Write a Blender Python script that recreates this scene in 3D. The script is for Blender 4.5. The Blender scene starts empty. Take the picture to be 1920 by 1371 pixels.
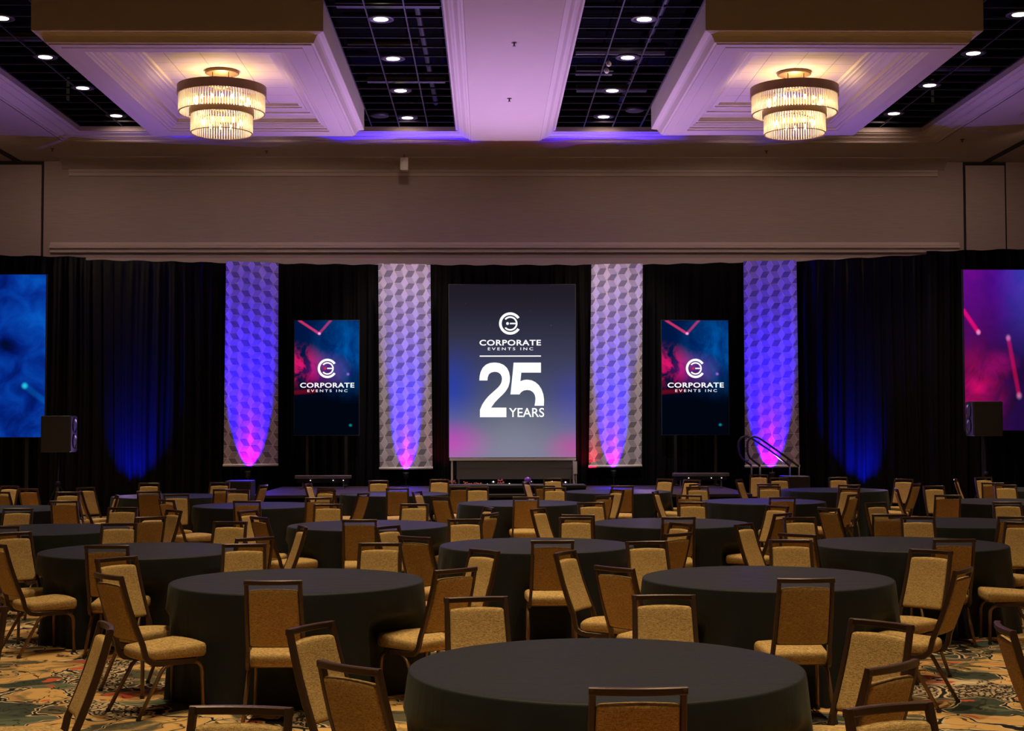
import bpy, math, random
from mathutils import Vector, Matrix
random.seed(7)
R = math.radians
PI = math.pi
scene = bpy.context.scene
COL = scene.collection

# ------------------------------------------------------------------ camera
F_PX = 2700.0
CAM = Vector((0, 0, 1.88))
cam_data = bpy.data.cameras.new('camera')
cam_data.sensor_width = 36.0
cam_data.lens = F_PX / 1920 * 36.0
cam_data.clip_end = 200
cam = bpy.data.objects.new('camera', cam_data)
COL.objects.link(cam)
CM = Matrix.Rotation(R(-0.997), 4, 'Z') @ Matrix.Rotation(R(90 + 2.44), 4, 'X') @ Matrix.Rotation(R(-0.13), 4, 'Z')
cam.matrix_world = Matrix.Translation(CAM) @ CM
scene.camera = cam
ROT = CM.to_3x3()

def ray(px, py):
    return (ROT @ Vector(((px - 960) / F_PX, -(py - 685.5) / F_PX, -1))).normalized()
def at_y(px, py, Y):                      # photo pixel -> point on the vertical plane y = Y
    d = ray(px, py)
    return CAM + d * (Y / d.y)
def at_z(px, py, z):                      # photo pixel -> point on the level z
    d = ray(px, py)
    return CAM + d * ((z - CAM.z) / d.z)

# ------------------------------------------------------------------ view, world
scene.view_settings.view_transform = 'Standard'
scene.view_settings.look = 'None'
scene.view_settings.exposure = 0.0
scene.view_settings.gamma = 1.0
scene.view_settings.use_curve_mapping = False
world = bpy.data.worlds.new('world')
scene.world = world
world.use_nodes = True
world.node_tree.nodes['Background'].inputs[0].default_value = (0.010, 0.008, 0.007, 1)
world.node_tree.nodes['Background'].inputs[1].default_value = 1.0

# ------------------------------------------------------------------ lights
def spot(name, loc, target, watts, color, angle, blend=0.5, radius=0.05):
    l = bpy.data.lights.new(name, 'SPOT')
    l.energy = watts; l.color = color; l.spot_size = R(angle); l.spot_blend = blend
    l.shadow_soft_size = radius
    o = bpy.data.objects.new(name, l); COL.objects.link(o)
    d = Vector(target) - Vector(loc)
    o.matrix_world = Matrix.Translation(Vector(loc)) @ d.to_track_quat('-Z', 'Y').to_matrix().to_4x4()
    return o
def point(name, loc, watts, color, radius=0.1):
    l = bpy.data.lights.new(name, 'POINT')
    l.energy = watts; l.color = color; l.shadow_soft_size = radius
    o = bpy.data.objects.new(name, l); COL.objects.link(o); o.location = loc
    return o

ZS = 8.18      # soffit level
ZG = 8.42      # open grid level
ZT = 8.25      # tiled coffer level
WARM = (1.0, 0.76, 0.44)
W_DOWN = 900
DL_X = [-7.85, -1.72, 2.55, 8.55]
for ix, x in enumerate(DL_X):
    for k in range(12):
        y = 30.4 - 2.42 * k
        spot('downlight_beam', (x, y, ZG - 0.05), (x, y, 0), W_DOWN, WARM, 64, 1.0, 0.10)
# warm glow of the two chandeliers
CH = [(-4.73, 25.6), (5.54, 25.6)]
for cx, cy in CH:
    point('chandelier_glow', (cx, cy, 7.72), 60, (1.0, 0.70, 0.36), 0.2)
    point('chandelier_glow', (cx, cy, 7.98), 22, (1.0, 0.66, 0.28), 0.12)
# banner wash: violet LED uplights
VIO = (0.012, 0.0, 1.0)
MAG = (0.7, 0.0, 0.30)
BAN = [  # top-left, top-right, bottom-right, bottom-left pixels, depth, mirrored
    ((424, 490), (522, 493), (521, 870), (419, 871), 31.15, True),
    ((709, 494), (807, 496), (811, 876), (712, 877), 31.45, False),
    ((1109, 496), (1205, 494), (1203, 872), (1104, 873), 31.45, False),
    ((1394, 490), (1493, 488), (1499, 872), (1397, 873), 30.95, False)]
LAMPS = []
for i, (tl, tr, br, bl, Y, mir) in enumerate(BAN):
    c = at_y((br[0] + bl[0]) / 2 + (-2, 0, -4, -4)[i], (br[1] + bl[1]) / 2, Y)
    dd = (0.20, 0.13, 0.13, 0.20)[i]
    L = Vector((c.x, Y - dd, c.z - (0.13, 0.09, 0.09, 0.13)[i]))
    LAMPS.append(L)
    spot('banner_wash', L, L + Vector((0, 0.5, 0.866)), (3600, 2600, 2300, 3600)[i], VIO, 60, 0.30, 0.015)
    spot('banner_reach', L, L + Vector((0, 0.07, 1)), (9000, 6500, 6500, 9000)[i], VIO, (34, 28, 28, 34)[i], 0.9, 0.015)
    spot('banner_core', L, L + Vector((0, dd, 0.45)), (14, 16, 12, 14)[i], MAG, 34, 1.0, 0.02)
    # ceiling wash of the same fixture, thrown up and away from the drapes
    spot('ceiling_wash', L + Vector((0, -0.35, 0)), L + Vector(((0.5 - c.x) * 0.1, -4.6, 8)), 480, (0.33, 0.14, 1.0), 78, 0.9, 0.05)
    spot('cornice_wash', (L.x, 30.78, L.z), ((-6.8, -1.7, 2.6, 7.6)[i], 31.35, 8.25), (250, 900, 900, 250)[i], (0.16, 0.02, 1.0), 26, 1.0, 0.05)
# added front spots without fixtures that brighten the fabric banners
for i, (tl, tr, br, bl, Y, mir) in enumerate(BAN):
    c = at_y((tl[0] + br[0]) / 2, (tl[1] + br[1]) / 2, Y)
    spot('banner_fill', (c.x * 0.9, 22, 8.2), c, 1200, (0.95, 0.86, 0.92), 25, 0.6, 0.1)
# pink-violet wash below the centre beam, and blue uplights on the side drapes
spot('beam_wash', (0.45, 30.6, 0.8), (0.43, 27.6, 8.2), 3000, (0.78, 0.50, 1.0), 84, 1.0, 0.05)
for px, Y in ((232, 29.9), (1632, 29.6)):
    p = at_y(px, 905, Y)
    yd = Y + (1.05 if px < 900 else 0.95)
    spot('blue_uplight', (p.x, yd - 0.75, 0.15), (p.x, yd, 1.5), 2600, (0.0, 0.01, 1.0), 48, 1.0, 0.02)
    spot('blue_ceiling_spill', (p.x, Y - 0.3, 0.3), (p.x, Y - 1.0, 8), 500, (0.28, 0.16, 1.0), 70, 0.9, 0.05)
for px in (833, 1100):
    p = at_y(px, 880, 31.4)
    spot('red_uplight', (p.x, 31.3, 0.70), (p.x, 31.75, 1.7), 45 if px < 900 else 120, (1.0, 0.0, 0.03), 70, 0.9, 0.03)
# added fill spots that spread lavender light over the ceiling
for x, w in ((-7.2, 330), (-2.2, 250), (3.2, 250), (8.2, 330)):
    spot('stage_fill', (x, 29.0, 1.0), (x * 0.9, 22, 8), w, (0.62, 0.36, 0.95), 120, 0.9, 0.2)
# added violet spots without fixtures, tinting the rear tables and the deck
for tx_, ty_, w, an in ((-1.5, 23.8, 420, 12), (4.1, 21.4, 420, 12), (-3.2, 20.4, 200, 13), (2.2, 24.6, 120, 12), (0.5, 21.0, 120, 14), (-1.3, 16.3, 110, 14), (-5.0, 23.0, 90, 12), (-3.0, 29.3, 300, 22), (3.9, 29.3, 300, 22)):
    spot('added_violet_spot', (tx_ * 0.7 + 0.2, 30.0, 7.9), (tx_, ty_, 0.76), w * 3.2, (0.30, 0.16, 1.0), an, 0.8, 0.08)
for x in (-6, 0.4, 7):
    spot('back_light', (x, 29.8, 7.9), (x, 17, 0.5), 45, (0.60, 0.40, 1.0), 70, 0.9, 0.1)  # added violet backlight that rims the chair rails
# extra tilted spots near the last downlights, added to brighten the back wall
for x in (-10.5, -7.85, -4.7, -1.72, 2.55, 5.5, 8.55, 11.5):
    spot('wall_wash', (x, 30.2, ZS - 0.12 if abs(x) in (10.5, 4.7, 5.5, 11.5) else ZG - 0.06), (x, 34.0, 5.4), 85, (1.0, 0.66, 0.56), 100, 1.0, 0.15)

# ------------------------------------------------------------------ materials
def new_mat(name):
    m = bpy.data.materials.new(name); m.use_nodes = True
    nt = m.node_tree
    b = nt.nodes['Principled BSDF']
    return m, nt, b
def simple(name, col, rough=0.6, metal=0.0, spec=0.5, noise=0.0, nscale=20.0):
    m, nt, b = new_mat(name)
    b.inputs['Base Color'].default_value = (*col, 1)
    b.inputs['Roughness'].default_value = rough
    b.inputs['Metallic'].default_value = metal
    b.inputs['Specular IOR Level'].default_value = spec
    if noise:
        tc = nt.nodes.new('ShaderNodeTexCoord'); n = nt.nodes.new('ShaderNodeTexNoise')
        n.inputs['Scale'].default_value = nscale; n.inputs['Detail'].default_value = 4
        nt.links.new(tc.outputs['Object'], n.inputs['Vector'])
        r = nt.nodes.new('ShaderNodeMix'); r.data_type = 'RGBA'
        r.inputs['A'].default_value = (*[c * (1 - noise) for c in col], 1)
        r.inputs['B'].default_value = (*[min(1, c * (1 + noise)) for c in col], 1)
        nt.links.new(n.outputs['Fac'], r.inputs['Factor']); nt.links.new(r.outputs['Result'], b.inputs['Base Color'])
    return m
def emit(name, col, strength):
    m, nt, b = new_mat(name)
    b.inputs['Base Color'].default_value = (0.02, 0.02, 0.02, 1)
    b.inputs['Emission Color'].default_value = (*col, 1)
    b.inputs['Emission Strength'].default_value = strength
    return m

class X:                                   # tiny expression wrapper over Math nodes
    nt = None
    def __init__(s, sock): s.s = sock
    @staticmethod
    def op(kind, *args, clamp=False):
        n = X.nt.nodes.new('ShaderNodeMath'); n.operation = kind; n.use_clamp = clamp
        for i, a in enumerate(args):
            if isinstance(a, X): X.nt.links.new(a.s, n.inputs[i])
            else: n.inputs[i].default_value = a
        return X(n.outputs[0])
    def __add__(a, b): return X.op('ADD', a, b)
    __radd__ = __add__
    def __sub__(a, b): return X.op('SUBTRACT', a, b)
    def __rsub__(a, b): return X.op('SUBTRACT', b, a)
    def __mul__(a, b): return X.op('MULTIPLY', a, b)
    __rmul__ = __mul__
    def __truediv__(a, b): return X.op('DIVIDE', a, b)
    def clamp(a): return X.op('ADD', a, 0.0, clamp=True)
def smooth(a, lo, hi):
    n = X.nt.nodes.new('ShaderNodeMapRange'); n.interpolation_type = 'SMOOTHSTEP'
    X.nt.links.new(a.s, n.inputs['Value']); n.inputs['From Min'].default_value = lo; n.inputs['From Max'].default_value = hi
    return X(n.outputs['Result'])
def blob(u, v, cu, cv, ru, rv):            # soft spot 1 at the centre, 0 outside
    du = (u - cu) * (1 / ru); dv = (v - cv) * (1 / rv)
    d = X.op('SQRT', du * du + dv * dv)
    return smooth(d, 1.0, 0.0)
def beam(u, v, a, b, w, asp=1.78):         # soft segment
    ax, ay = a; bx, by = b; ay *= asp; by *= asp
    vv = v * asp
    dx, dy = bx - ax, by - ay; L2 = dx * dx + dy * dy
    t = (((u - ax) * dx + (vv - ay) * dy) * (1 / L2)).clamp()
    ex = u - (t * dx + ax); ey = vv - (t * dy + ay)
    d = X.op('SQRT', ex * ex + ey * ey)
    return smooth(d, w, w * 0.2)
def uvx(nt):
    X.nt = nt
    u = nt.nodes.new('ShaderNodeUVMap'); s = nt.nodes.new('ShaderNodeSeparateXYZ')
    nt.links.new(u.outputs[0], s.inputs[0])
    return X(s.outputs[0]), X(s.outputs[1]), u.outputs[0]
def noise(nt, vec, scale, detail=4, dist=0.0, rough=0.5, mapping=None):
    n = nt.nodes.new('ShaderNodeTexNoise'); n.inputs['Scale'].default_value = scale
    n.inputs['Detail'].default_value = detail; n.inputs['Distortion'].default_value = dist; n.inputs['Roughness'].default_value = rough
    if mapping:
        mp = nt.nodes.new('ShaderNodeMapping'); mp.inputs['Scale'].default_value = mapping
        nt.links.new(vec, mp.inputs['Vector']); vec = mp.outputs[0]
    nt.links.new(vec, n.inputs['Vector'])
    return X(n.outputs['Fac'])
def rgb_screen(name, fn, strength=1.0):
    m, nt, b = new_mat(name)
    u, v, uv = uvx(nt)
    r, g, bb = fn(nt, u, v, uv)
    c = nt.nodes.new('ShaderNodeCombineColor')
    for i, s in enumerate((r, g, bb)): nt.links.new(s.clamp().s, c.inputs[i])
    b.inputs['Base Color'].default_value = (0.0, 0.0, 0.0, 1); b.inputs['Roughness'].default_value = 1.0; b.inputs['Specular IOR Level'].default_value = 0.0
    nt.links.new(c.outputs[0], b.inputs['Emission Color']); b.inputs['Emission Strength'].default_value = strength
    return m

def scr_small(nt, u, v, uv):
    n = smooth(noise(nt, uv, 4.5, 8, 0.5, 0.62), 0.28, 0.72); n2 = noise(nt, uv, 2.5, 4, 1.5)
    top = smooth(v, 0.25, 0.75)
    right = blob(u, v, 0.85, 0.75, 0.75, 0.5)
    r = blob(u, v, 0.02, 0.60, 0.55, 0.24) * smooth(n, 0.3, 0.75) * 0.75
    mg = blob(u, v, 0.45, 0.56, 0.5, 0.2) * n2 * 0.35
    be = beam(u, v, (0.07, 1.0), (0.38, 0.885), 0.03) * 0.55 + beam(u, v, (0.56, 1.0), (0.38, 0.885), 0.03) * 0.35
    d1 = blob(u, v, 0.385, 0.885, 0.035, 0.018)
    d2 = blob(u, v, 0.83, 0.53, 0.035, 0.018); d3 = blob(u, v, 0.87, 0.085, 0.035, 0.018)
    lo = beam(u, v, (0.0, 0.37), (0.3, 0.385), 0.05) * 0.12
    Rr = r + mg * 0.6 + be + d1 * 0.7 + d2 * 0.3 + lo
    Gg = right * (n * 0.075 + 0.015) + top * 0.006 + d1 * 0.4 + d2 * 0.1 + d3 * 0.25 + 0.0015 + be * 0.04
    Bb = top * 0.05 + right * (n * 0.24 + 0.10) + r * 0.12 + mg * 0.6 + d1 * 0.7 + d2 * 0.6 + d3 * 0.33 + 0.005 + be * 0.15
    return Rr, Gg, Bb
def scr_left(nt, u, v, uv):
    n = noise(nt, uv, 3.5, 6, 0.6, mapping=(1, 1.8, 1)); 
    c = blob(u, v, 0.85, 0.64, 0.5, 0.28); t = blob(u, v, 0.95, 1.0, 0.5, 0.35)
    k = smooth(n, 0.25, 0.8) * 0.45 + c * 0.25 + t * 0.2 + 0.16
    dark = blob(u, v, 0.55, 0.55, 0.3, 0.12) * 0.25
    k = (k - dark).clamp()
    d = blob(u, v, 0.775, 0.315, 0.05, 0.028); be = beam(u, v, (0.775, 0.315), (1.05, 0.2), 0.05) * 0.15
    return d * 0.02 + k * 0.003, k * k * 0.17 + d * 0.6 + be * 0.3 + 0.004, k * 0.72 + be + d * 0.5 + 0.01
def scr_right(nt, u, v, uv):
    n = noise(nt, uv, 3.0, 6, 1.6, mapping=(1, 1.4, 1)); n2 = noise(nt, uv, 6.0, 5, 1.0, mapping=(1, 1.4, 1))
    pk = blob(u, v, 0.14, 0.27, 0.45, 0.3); hot = blob(u, v, 0.14, 0.27, 0.14, 0.07); left = smooth(u, 0.6, 0.0)
    pk2 = blob(u, v, 0.4, 0.42, 0.25, 0.1)
    r = pk * smooth(n, 0.2, 0.7) * 0.55 + hot * 0.5 + pk2 * n2 * 0.5 + left * n * 0.16 + 0.02
    b1 = beam(u, v, (0.0, 0.745), (0.16, 0.61), 0.035) * 0.8 + beam(u, v, (0.49, 0.575), (0.60, 0.214), 0.035) * 0.4
    d = blob(u, v, 0.16, 0.61, 0.035, 0.024) + blob(u, v, 0.49, 0.575, 0.04, 0.03) * 0.5 + blob(u, v, 0.60, 0.214, 0.045, 0.032) * 0.5
    up = smooth(v, 0.35, 1.0)
    b = up * 0.22 + n2 * 0.12 + smooth(u, 0.2, 0.7) * up * 0.25 + r * 0.15 + pk2 * 0.05
    return r + b1 + d * 0.7 + up * n2 * 0.10, d * 0.35 + smooth(u, 0.3, 0.8) * up * 0.05 + 0.004, b + d * 0.7 + b1 * 0.05
def scr_centre(nt, u, v, uv):
    t = smooth(v, 1.0, 0.30)                 # dark at the top, slate blue below
    low = smooth(v, 0.40, 0.0)
    L = smooth(u, 0.42, 0.0) * blob(u, v, 0.0, 0.38, 0.6, 0.34)
    RR = smooth(u, 0.60, 1.0) * blob(u, v, 1.0, 0.32, 0.5, 0.28)
    pL = blob(u, v, 0.0, 0.08, 0.42, 0.17) * 0.9; pR = blob(u, v, 1.0, 0.05, 0.32, 0.14) * 0.8
    mid = blob(u, v, 0.5, 0.18, 0.5, 0.5)
    vt = X.nt.nodes.new('ShaderNodeTexVoronoi'); vt.inputs['Scale'].default_value = 16
    mp = X.nt.nodes.new('ShaderNodeMapping'); mp.inputs['Scale'].default_value = (1, 1.37, 1)
    X.nt.links.new(uv, mp.inputs['Vector']); X.nt.links.new(mp.outputs[0], vt.inputs['Vector'])
    star = smooth(X(vt.outputs['Distance']), 0.07, 0.02) * smooth(v, 0.72, 0.85) * smooth(noise(nt, uv, 9, 2), 0.46, 0.6) * 0.35
    r = t * 0.044 + low * 0.14 + pL * 0.32 + pR * 0.30 + star + 0.014 + mid * 0.03 - L * 0.03
    g = t * 0.052 + low * 0.125 + mid * 0.045 + star + 0.011 - pL * 0.10 - pR * 0.10 - L * 0.01
    b = t * 0.110 + low * 0.17 + L * 0.22 + RR * 0.16 + pL * 0.18 + pR * 0.05 + star + 0.018 + mid * 0.02
    return r, g, b

M = {}
M['frame'] = simple('dark_bronze_frame', (0.060, 0.031, 0.015), 0.36, 0.25, 0.5, 0.12, 14)
M['tube'] = simple('bronze_tube', (0.20, 0.12, 0.062), 0.36, 0.5)
M['glide'] = simple('black_glide', (0.02, 0.02, 0.02), 0.6)
M['paint'] = simple('cream_plaster', (0.50, 0.43, 0.37), 0.75, 0, 0.3, 0.03, 3)
M['mould'] = simple('cream_moulding', (0.55, 0.48, 0.42), 0.55, 0, 0.4)
M['dark'] = simple('dark_gap', (0.012, 0.008, 0.008), 0.8)
M['grid'] = simple('black_grid_bar', (0.035, 0.035, 0.042), 0.4, 0.3)
M['void'] = simple('black_void', (0.004, 0.004, 0.005), 1.0, 0, 0.0)
M['duct'] = simple('void_duct', (0.022, 0.022, 0.028), 0.5, 0.4)
M['black'] = simple('matt_black', (0.012, 0.012, 0.013), 0.55)
M['blackgloss'] = simple('black_shell', (0.03, 0.028, 0.028), 0.4)
M['grille'] = simple('speaker_grille', (0.02, 0.018, 0.017), 0.5, 0.2, 0.5, 0.5, 300)
M['metal'] = simple('grey_aluminium', (0.25, 0.24, 0.23), 0.35, 0.7)
M['white'] = simple('white_paint', (0.75, 0.73, 0.70), 0.5)
M['brass'] = simple('brushed_brass', (0.24, 0.15, 0.075), 0.45, 0.55)
M['greypanel'] = simple('grey_panel', (0.17, 0.18, 0.165), 0.7)
M['pink'] = simple('pink_petals', (0.60, 0.16, 0.17), 0.7)
M['stage'] = simple('stage_deck', (0.040, 0.026, 0.040), 0.5, 0, 0.4, 0.25, 4)
M['lens'] = emit('downlight_lens', (1.0, 0.90, 0.66), 6.0)
M['bulb'] = emit('chandelier_bulb', (1.0, 0.70, 0.34), 16.0)
M['letter'] = emit('lit_white', (1, 1, 1), 1.0)
M['reddot'] = emit('lit_red', (0.55, 0.01, 0.02), 1.0)
M['led'] = emit('violet_led', (0.35, 0.05, 1.0), 4.0)
M['starlamp'] = emit('small_white_lamp', (1.0, 0.9, 0.9), 1.6)
M['sheet'] = simple('banner_line', (0.88, 0.83, 0.85), 0.7)
M['dia'] = simple('banner_light', (0.58, 0.53, 0.56), 0.7, 0, 0.3, 0.08, 60)
M['mid'] = simple('banner_mid', (0.40, 0.36, 0.385), 0.7, 0, 0.3, 0.08, 60)
M['drk'] = simple('banner_dark', (0.20, 0.18, 0.195), 0.7, 0, 0.3, 0.08, 60)
M['drape'] = simple('black_velour', (0.005, 0.0048, 0.0056), 0.9, 0, 0.1)

def mat_fabric():
    m, nt, b = new_mat('tan_woven_fabric'); X.nt = nt
    tc = nt.nodes.new('ShaderNodeTexCoord'); o = tc.outputs['Object']
    a = noise(nt, o, 1, 2, 0, mapping=(55, 55, 480)); c = noise(nt, o, 1, 2, 0, mapping=(480, 300, 60)); d = noise(nt, o, 6, 3)
    f = smooth(a * 0.55 + c * 0.45, 0.28, 0.67)
    r = nt.nodes.new('ShaderNodeValToRGB'); nt.links.new(f.s, r.inputs[0])
    e = r.color_ramp.elements
    e[0].position = 0.0; e[0].color = (0.19, 0.115, 0.045, 1); e[1].position = 1.0; e[1].color = (0.76, 0.51, 0.20, 1)
    k = e.new(0.45); k.color = (0.47, 0.30, 0.105, 1)
    mx = nt.nodes.new('ShaderNodeMix'); mx.data_type = 'RGBA'; mx.blend_type = 'MULTIPLY'; mx.inputs['Factor'].default_value = 0.25
    nt.links.new(r.outputs[0], mx.inputs['A']); nt.links.new(d.s, mx.inputs['B'])
    nt.links.new(mx.outputs['Result'], b.inputs['Base Color'])
    b.inputs['Roughness'].default_value = 0.85; b.inputs['Specular IOR Level'].default_value = 0.2
    bp = nt.nodes.new('ShaderNodeBump'); bp.inputs['Strength'].default_value = 0.35; bp.inputs['Distance'].default_value = 0.004
    nt.links.new(f.s, bp.inputs['Height']); nt.links.new(bp.outputs[0], b.inputs['Normal'])
    return m
M['fabric'] = mat_fabric()
def mat_cloth():
    m, nt, b = new_mat('black_tablecloth'); X.nt = nt
    tc = nt.nodes.new('ShaderNodeTexCoord'); o = tc.outputs['Object']
    b.inputs['Base Color'].default_value = (0.0125, 0.0160, 0.0175, 1)
    b.inputs['Roughness'].default_value = 0.60; b.inputs['Specular IOR Level'].default_value = 0.22
    b.inputs['Sheen Weight'].default_value = 0.035; b.inputs['Sheen Roughness'].default_value = 0.45; b.inputs['Sheen Tint'].default_value = (0.75, 1.0, 0.95, 1)
    f = noise(nt, o, 1, 4, 1.2, mapping=(2.2, 5, 1.0)) + noise(nt, o, 260, 2) * 0.03
    bp = nt.nodes.new('ShaderNodeBump'); bp.inputs['Strength'].default_value = 0.25; bp.inputs['Distance'].default_value = 0.03
    nt.links.new(f.s, bp.inputs['Height']); nt.links.new(bp.outputs[0], b.inputs['Normal'])
    return m
M['cloth'] = mat_cloth()
def mat_wall():
    m, nt, b = new_mat('wallpaper'); X.nt = nt
    tc = nt.nodes.new('ShaderNodeTexCoord'); o = tc.outputs['Object']
    f = noise(nt, o, 1, 3, 0, mapping=(2.2, 2.2, 60))
    mx = nt.nodes.new('ShaderNodeMix'); mx.data_type = 'RGBA'
    mx.inputs['A'].default_value = (0.33, 0.27, 0.235, 1); mx.inputs['B'].default_value = (0.47, 0.39, 0.345, 1)
    nt.links.new(f.s, mx.inputs['Factor']); nt.links.new(mx.outputs['Result'], b.inputs['Base Color'])
    b.inputs['Roughness'].default_value = 0.7; b.inputs['Specular IOR Level'].default_value = 0.3
    return m
M['wall'] = mat_wall()
def mat_tile():
    m, nt, b = new_mat('coffer_tile'); X.nt = nt
    tc = nt.nodes.new('ShaderNodeTexCoord')
    br = nt.nodes.new('ShaderNodeTexBrick'); br.offset = 0; br.inputs['Scale'].default_value = 1.0
    br.inputs['Brick Width'].default_value = 0.61; br.inputs['Row Height'].default_value = 0.61; br.inputs['Mortar Size'].default_value = 0.006
    br.inputs['Color1'].default_value = (0.55, 0.47, 0.40, 1); br.inputs['Color2'].default_value = (0.55, 0.47, 0.40, 1); br.inputs['Mortar'].default_value = (0.22, 0.18, 0.15, 1)
    nt.links.new(tc.outputs['Object'], br.inputs['Vector']); nt.links.new(br.outputs['Color'], b.inputs['Base Color'])
    b.inputs['Roughness'].default_value = 0.9
    return m
M['tile'] = mat_tile()
def mat_carpet():
    m, nt, b = new_mat('patterned_carpet'); X.nt = nt
    tc = nt.nodes.new('ShaderNodeTexCoord'); o = tc.outputs['Object']
    warp = nt.nodes.new('ShaderNodeTexNoise'); warp.inputs['Scale'].default_value = 1.3; warp.inputs['Detail'].default_value = 3
    nt.links.new(o, warp.inputs['Vector'])
    vm = nt.nodes.new('ShaderNodeVectorMath'); vm.operation = 'MULTIPLY_ADD'
    nt.links.new(warp.outputs['Color'], vm.inputs[0]); vm.inputs[1].default_value = (1.3, 1.3, 0); nt.links.new(o, vm.inputs[2])
    vor = nt.nodes.new('ShaderNodeTexVoronoi'); vor.inputs['Scale'].default_value = 2.0; nt.links.new(vm.outputs[0], vor.inputs['Vector'])
    vore = nt.nodes.new('ShaderNodeTexVoronoi'); vore.feature = 'DISTANCE_TO_EDGE'; vore.inputs['Scale'].default_value = 2.0; nt.links.new(vm.outputs[0], vore.inputs['Vector'])
    sep = nt.nodes.new('ShaderNodeSeparateColor'); nt.links.new(vor.outputs['Color'], sep.inputs[0])
    rmp = nt.nodes.new('ShaderNodeValToRGB'); rmp.color_ramp.interpolation = 'CONSTANT'
    cols = [(0.0, (0.62, 0.37, 0.13)), (0.30, (0.72, 0.46, 0.19)), (0.54, (0.050, 0.062, 0.045)), (0.70, (0.60, 0.34, 0.12)), (0.85, (0.58, 0.11, 0.05)), (0.90, (0.12, 0.14, 0.085)), (0.965, (0.70, 0.55, 0.33))]
    e = rmp.color_ramp.elements
    e[0].position = 0; e[0].color = (*cols[0][1], 1); e[1].position = cols[1][0]; e[1].color = (*cols[1][1], 1)
    for p, c in cols[2:]:
        k = e.new(p); k.color = (*c, 1)
    nt.links.new(sep.outputs[0], rmp.inputs[0])
    # dark vegetation patches and little scale lattice
    n1 = noise(nt, vm.outputs[0], 1.7, 5, 0.4)
    n2 = noise(nt, vm.outputs[0], 2.6, 4, 0.6)
    def mix(a, bcol, f):
        x = nt.nodes.new('ShaderNodeMix'); x.data_type = 'RGBA'
        if isinstance(a, tuple): x.inputs['A'].default_value = (*a, 1)
        else: nt.links.new(a, x.inputs['A'])
        if isinstance(bcol, tuple): x.inputs['B'].default_value = (*bcol, 1)
        else: nt.links.new(bcol, x.inputs['B'])
        nt.links.new(f.s, x.inputs['Factor'])
        return x.outputs['Result']
    c = mix(rmp.outputs[0], (0.045, 0.055, 0.042), smooth(n1, 0.50, 0.60) * 0.92)
    c = mix(c, (0.15, 0.16, 0.09), smooth(n2, 0.36, 0.30) * 0.8)
    c = mix(c, (0.58, 0.10, 0.05), smooth(n2, 0.635, 0.655))
    sv = nt.nodes.new('ShaderNodeTexVoronoi'); sv.feature = 'DISTANCE_TO_EDGE'; sv.inputs['Scale'].default_value = 24; sv.inputs['Randomness'].default_value = 0.8
    nt.links.new(o, sv.inputs['Vector'])
    scale_zone = smooth(X(sep.outputs[1]), 0.76, 0.77)
    lat = mix((0.030, 0.024, 0.02), (0.62, 0.46, 0.27), smooth(X(sv.outputs['Distance']), 0.11, 0.16))
    c = mix(c, lat, scale_zone)
    ed = X(vore.outputs['Distance'])
    c = mix(c, (0.62, 0.47, 0.28), smooth(ed, 0.045, 0.035))
    c = mix(c, (0.018, 0.016, 0.014), smooth(ed, 0.024, 0.016))
    wl = noise(nt, vm.outputs[0], 3.2, 2, 0.2)
    wv = X.op('ABSOLUTE', wl - 0.5)
    c = mix(c, (0.02, 0.018, 0.015), smooth(wv, 0.012, 0.006) * 0.9)
    nt.links.new(c, b.inputs['Base Color'])
    b.inputs['Roughness'].default_value = 0.95; b.inputs['Specular IOR Level'].default_value = 0.1
    bp = nt.nodes.new('ShaderNodeBump'); bp.inputs['Strength'].default_value = 0.3; bp.inputs['Distance'].default_value = 0.005
    pile = noise(nt, o, 300, 2); nt.links.new(pile.s, bp.inputs['Height']); nt.links.new(bp.outputs[0], b.inputs['Normal'])
    return m
M['carpet'] = mat_carpet()
def mat_crystal():
    m, nt, b = new_mat('crystal_rod')
    b.inputs['Base Color'].default_value = (1.0, 0.93, 0.82, 1); b.inputs['Roughness'].default_value = 0.08
    b.inputs['Transmission Weight'].default_value = 0.65; b.inputs['IOR'].default_value = 1.45
    b.inputs['Emission Color'].default_value = (1.0, 0.72, 0.38, 1); b.inputs['Emission Strength'].default_value = 0.13  # faint warm emission stands in for bulb light caught in the rods
    return m
M['crystal'] = mat_crystal()

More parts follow.
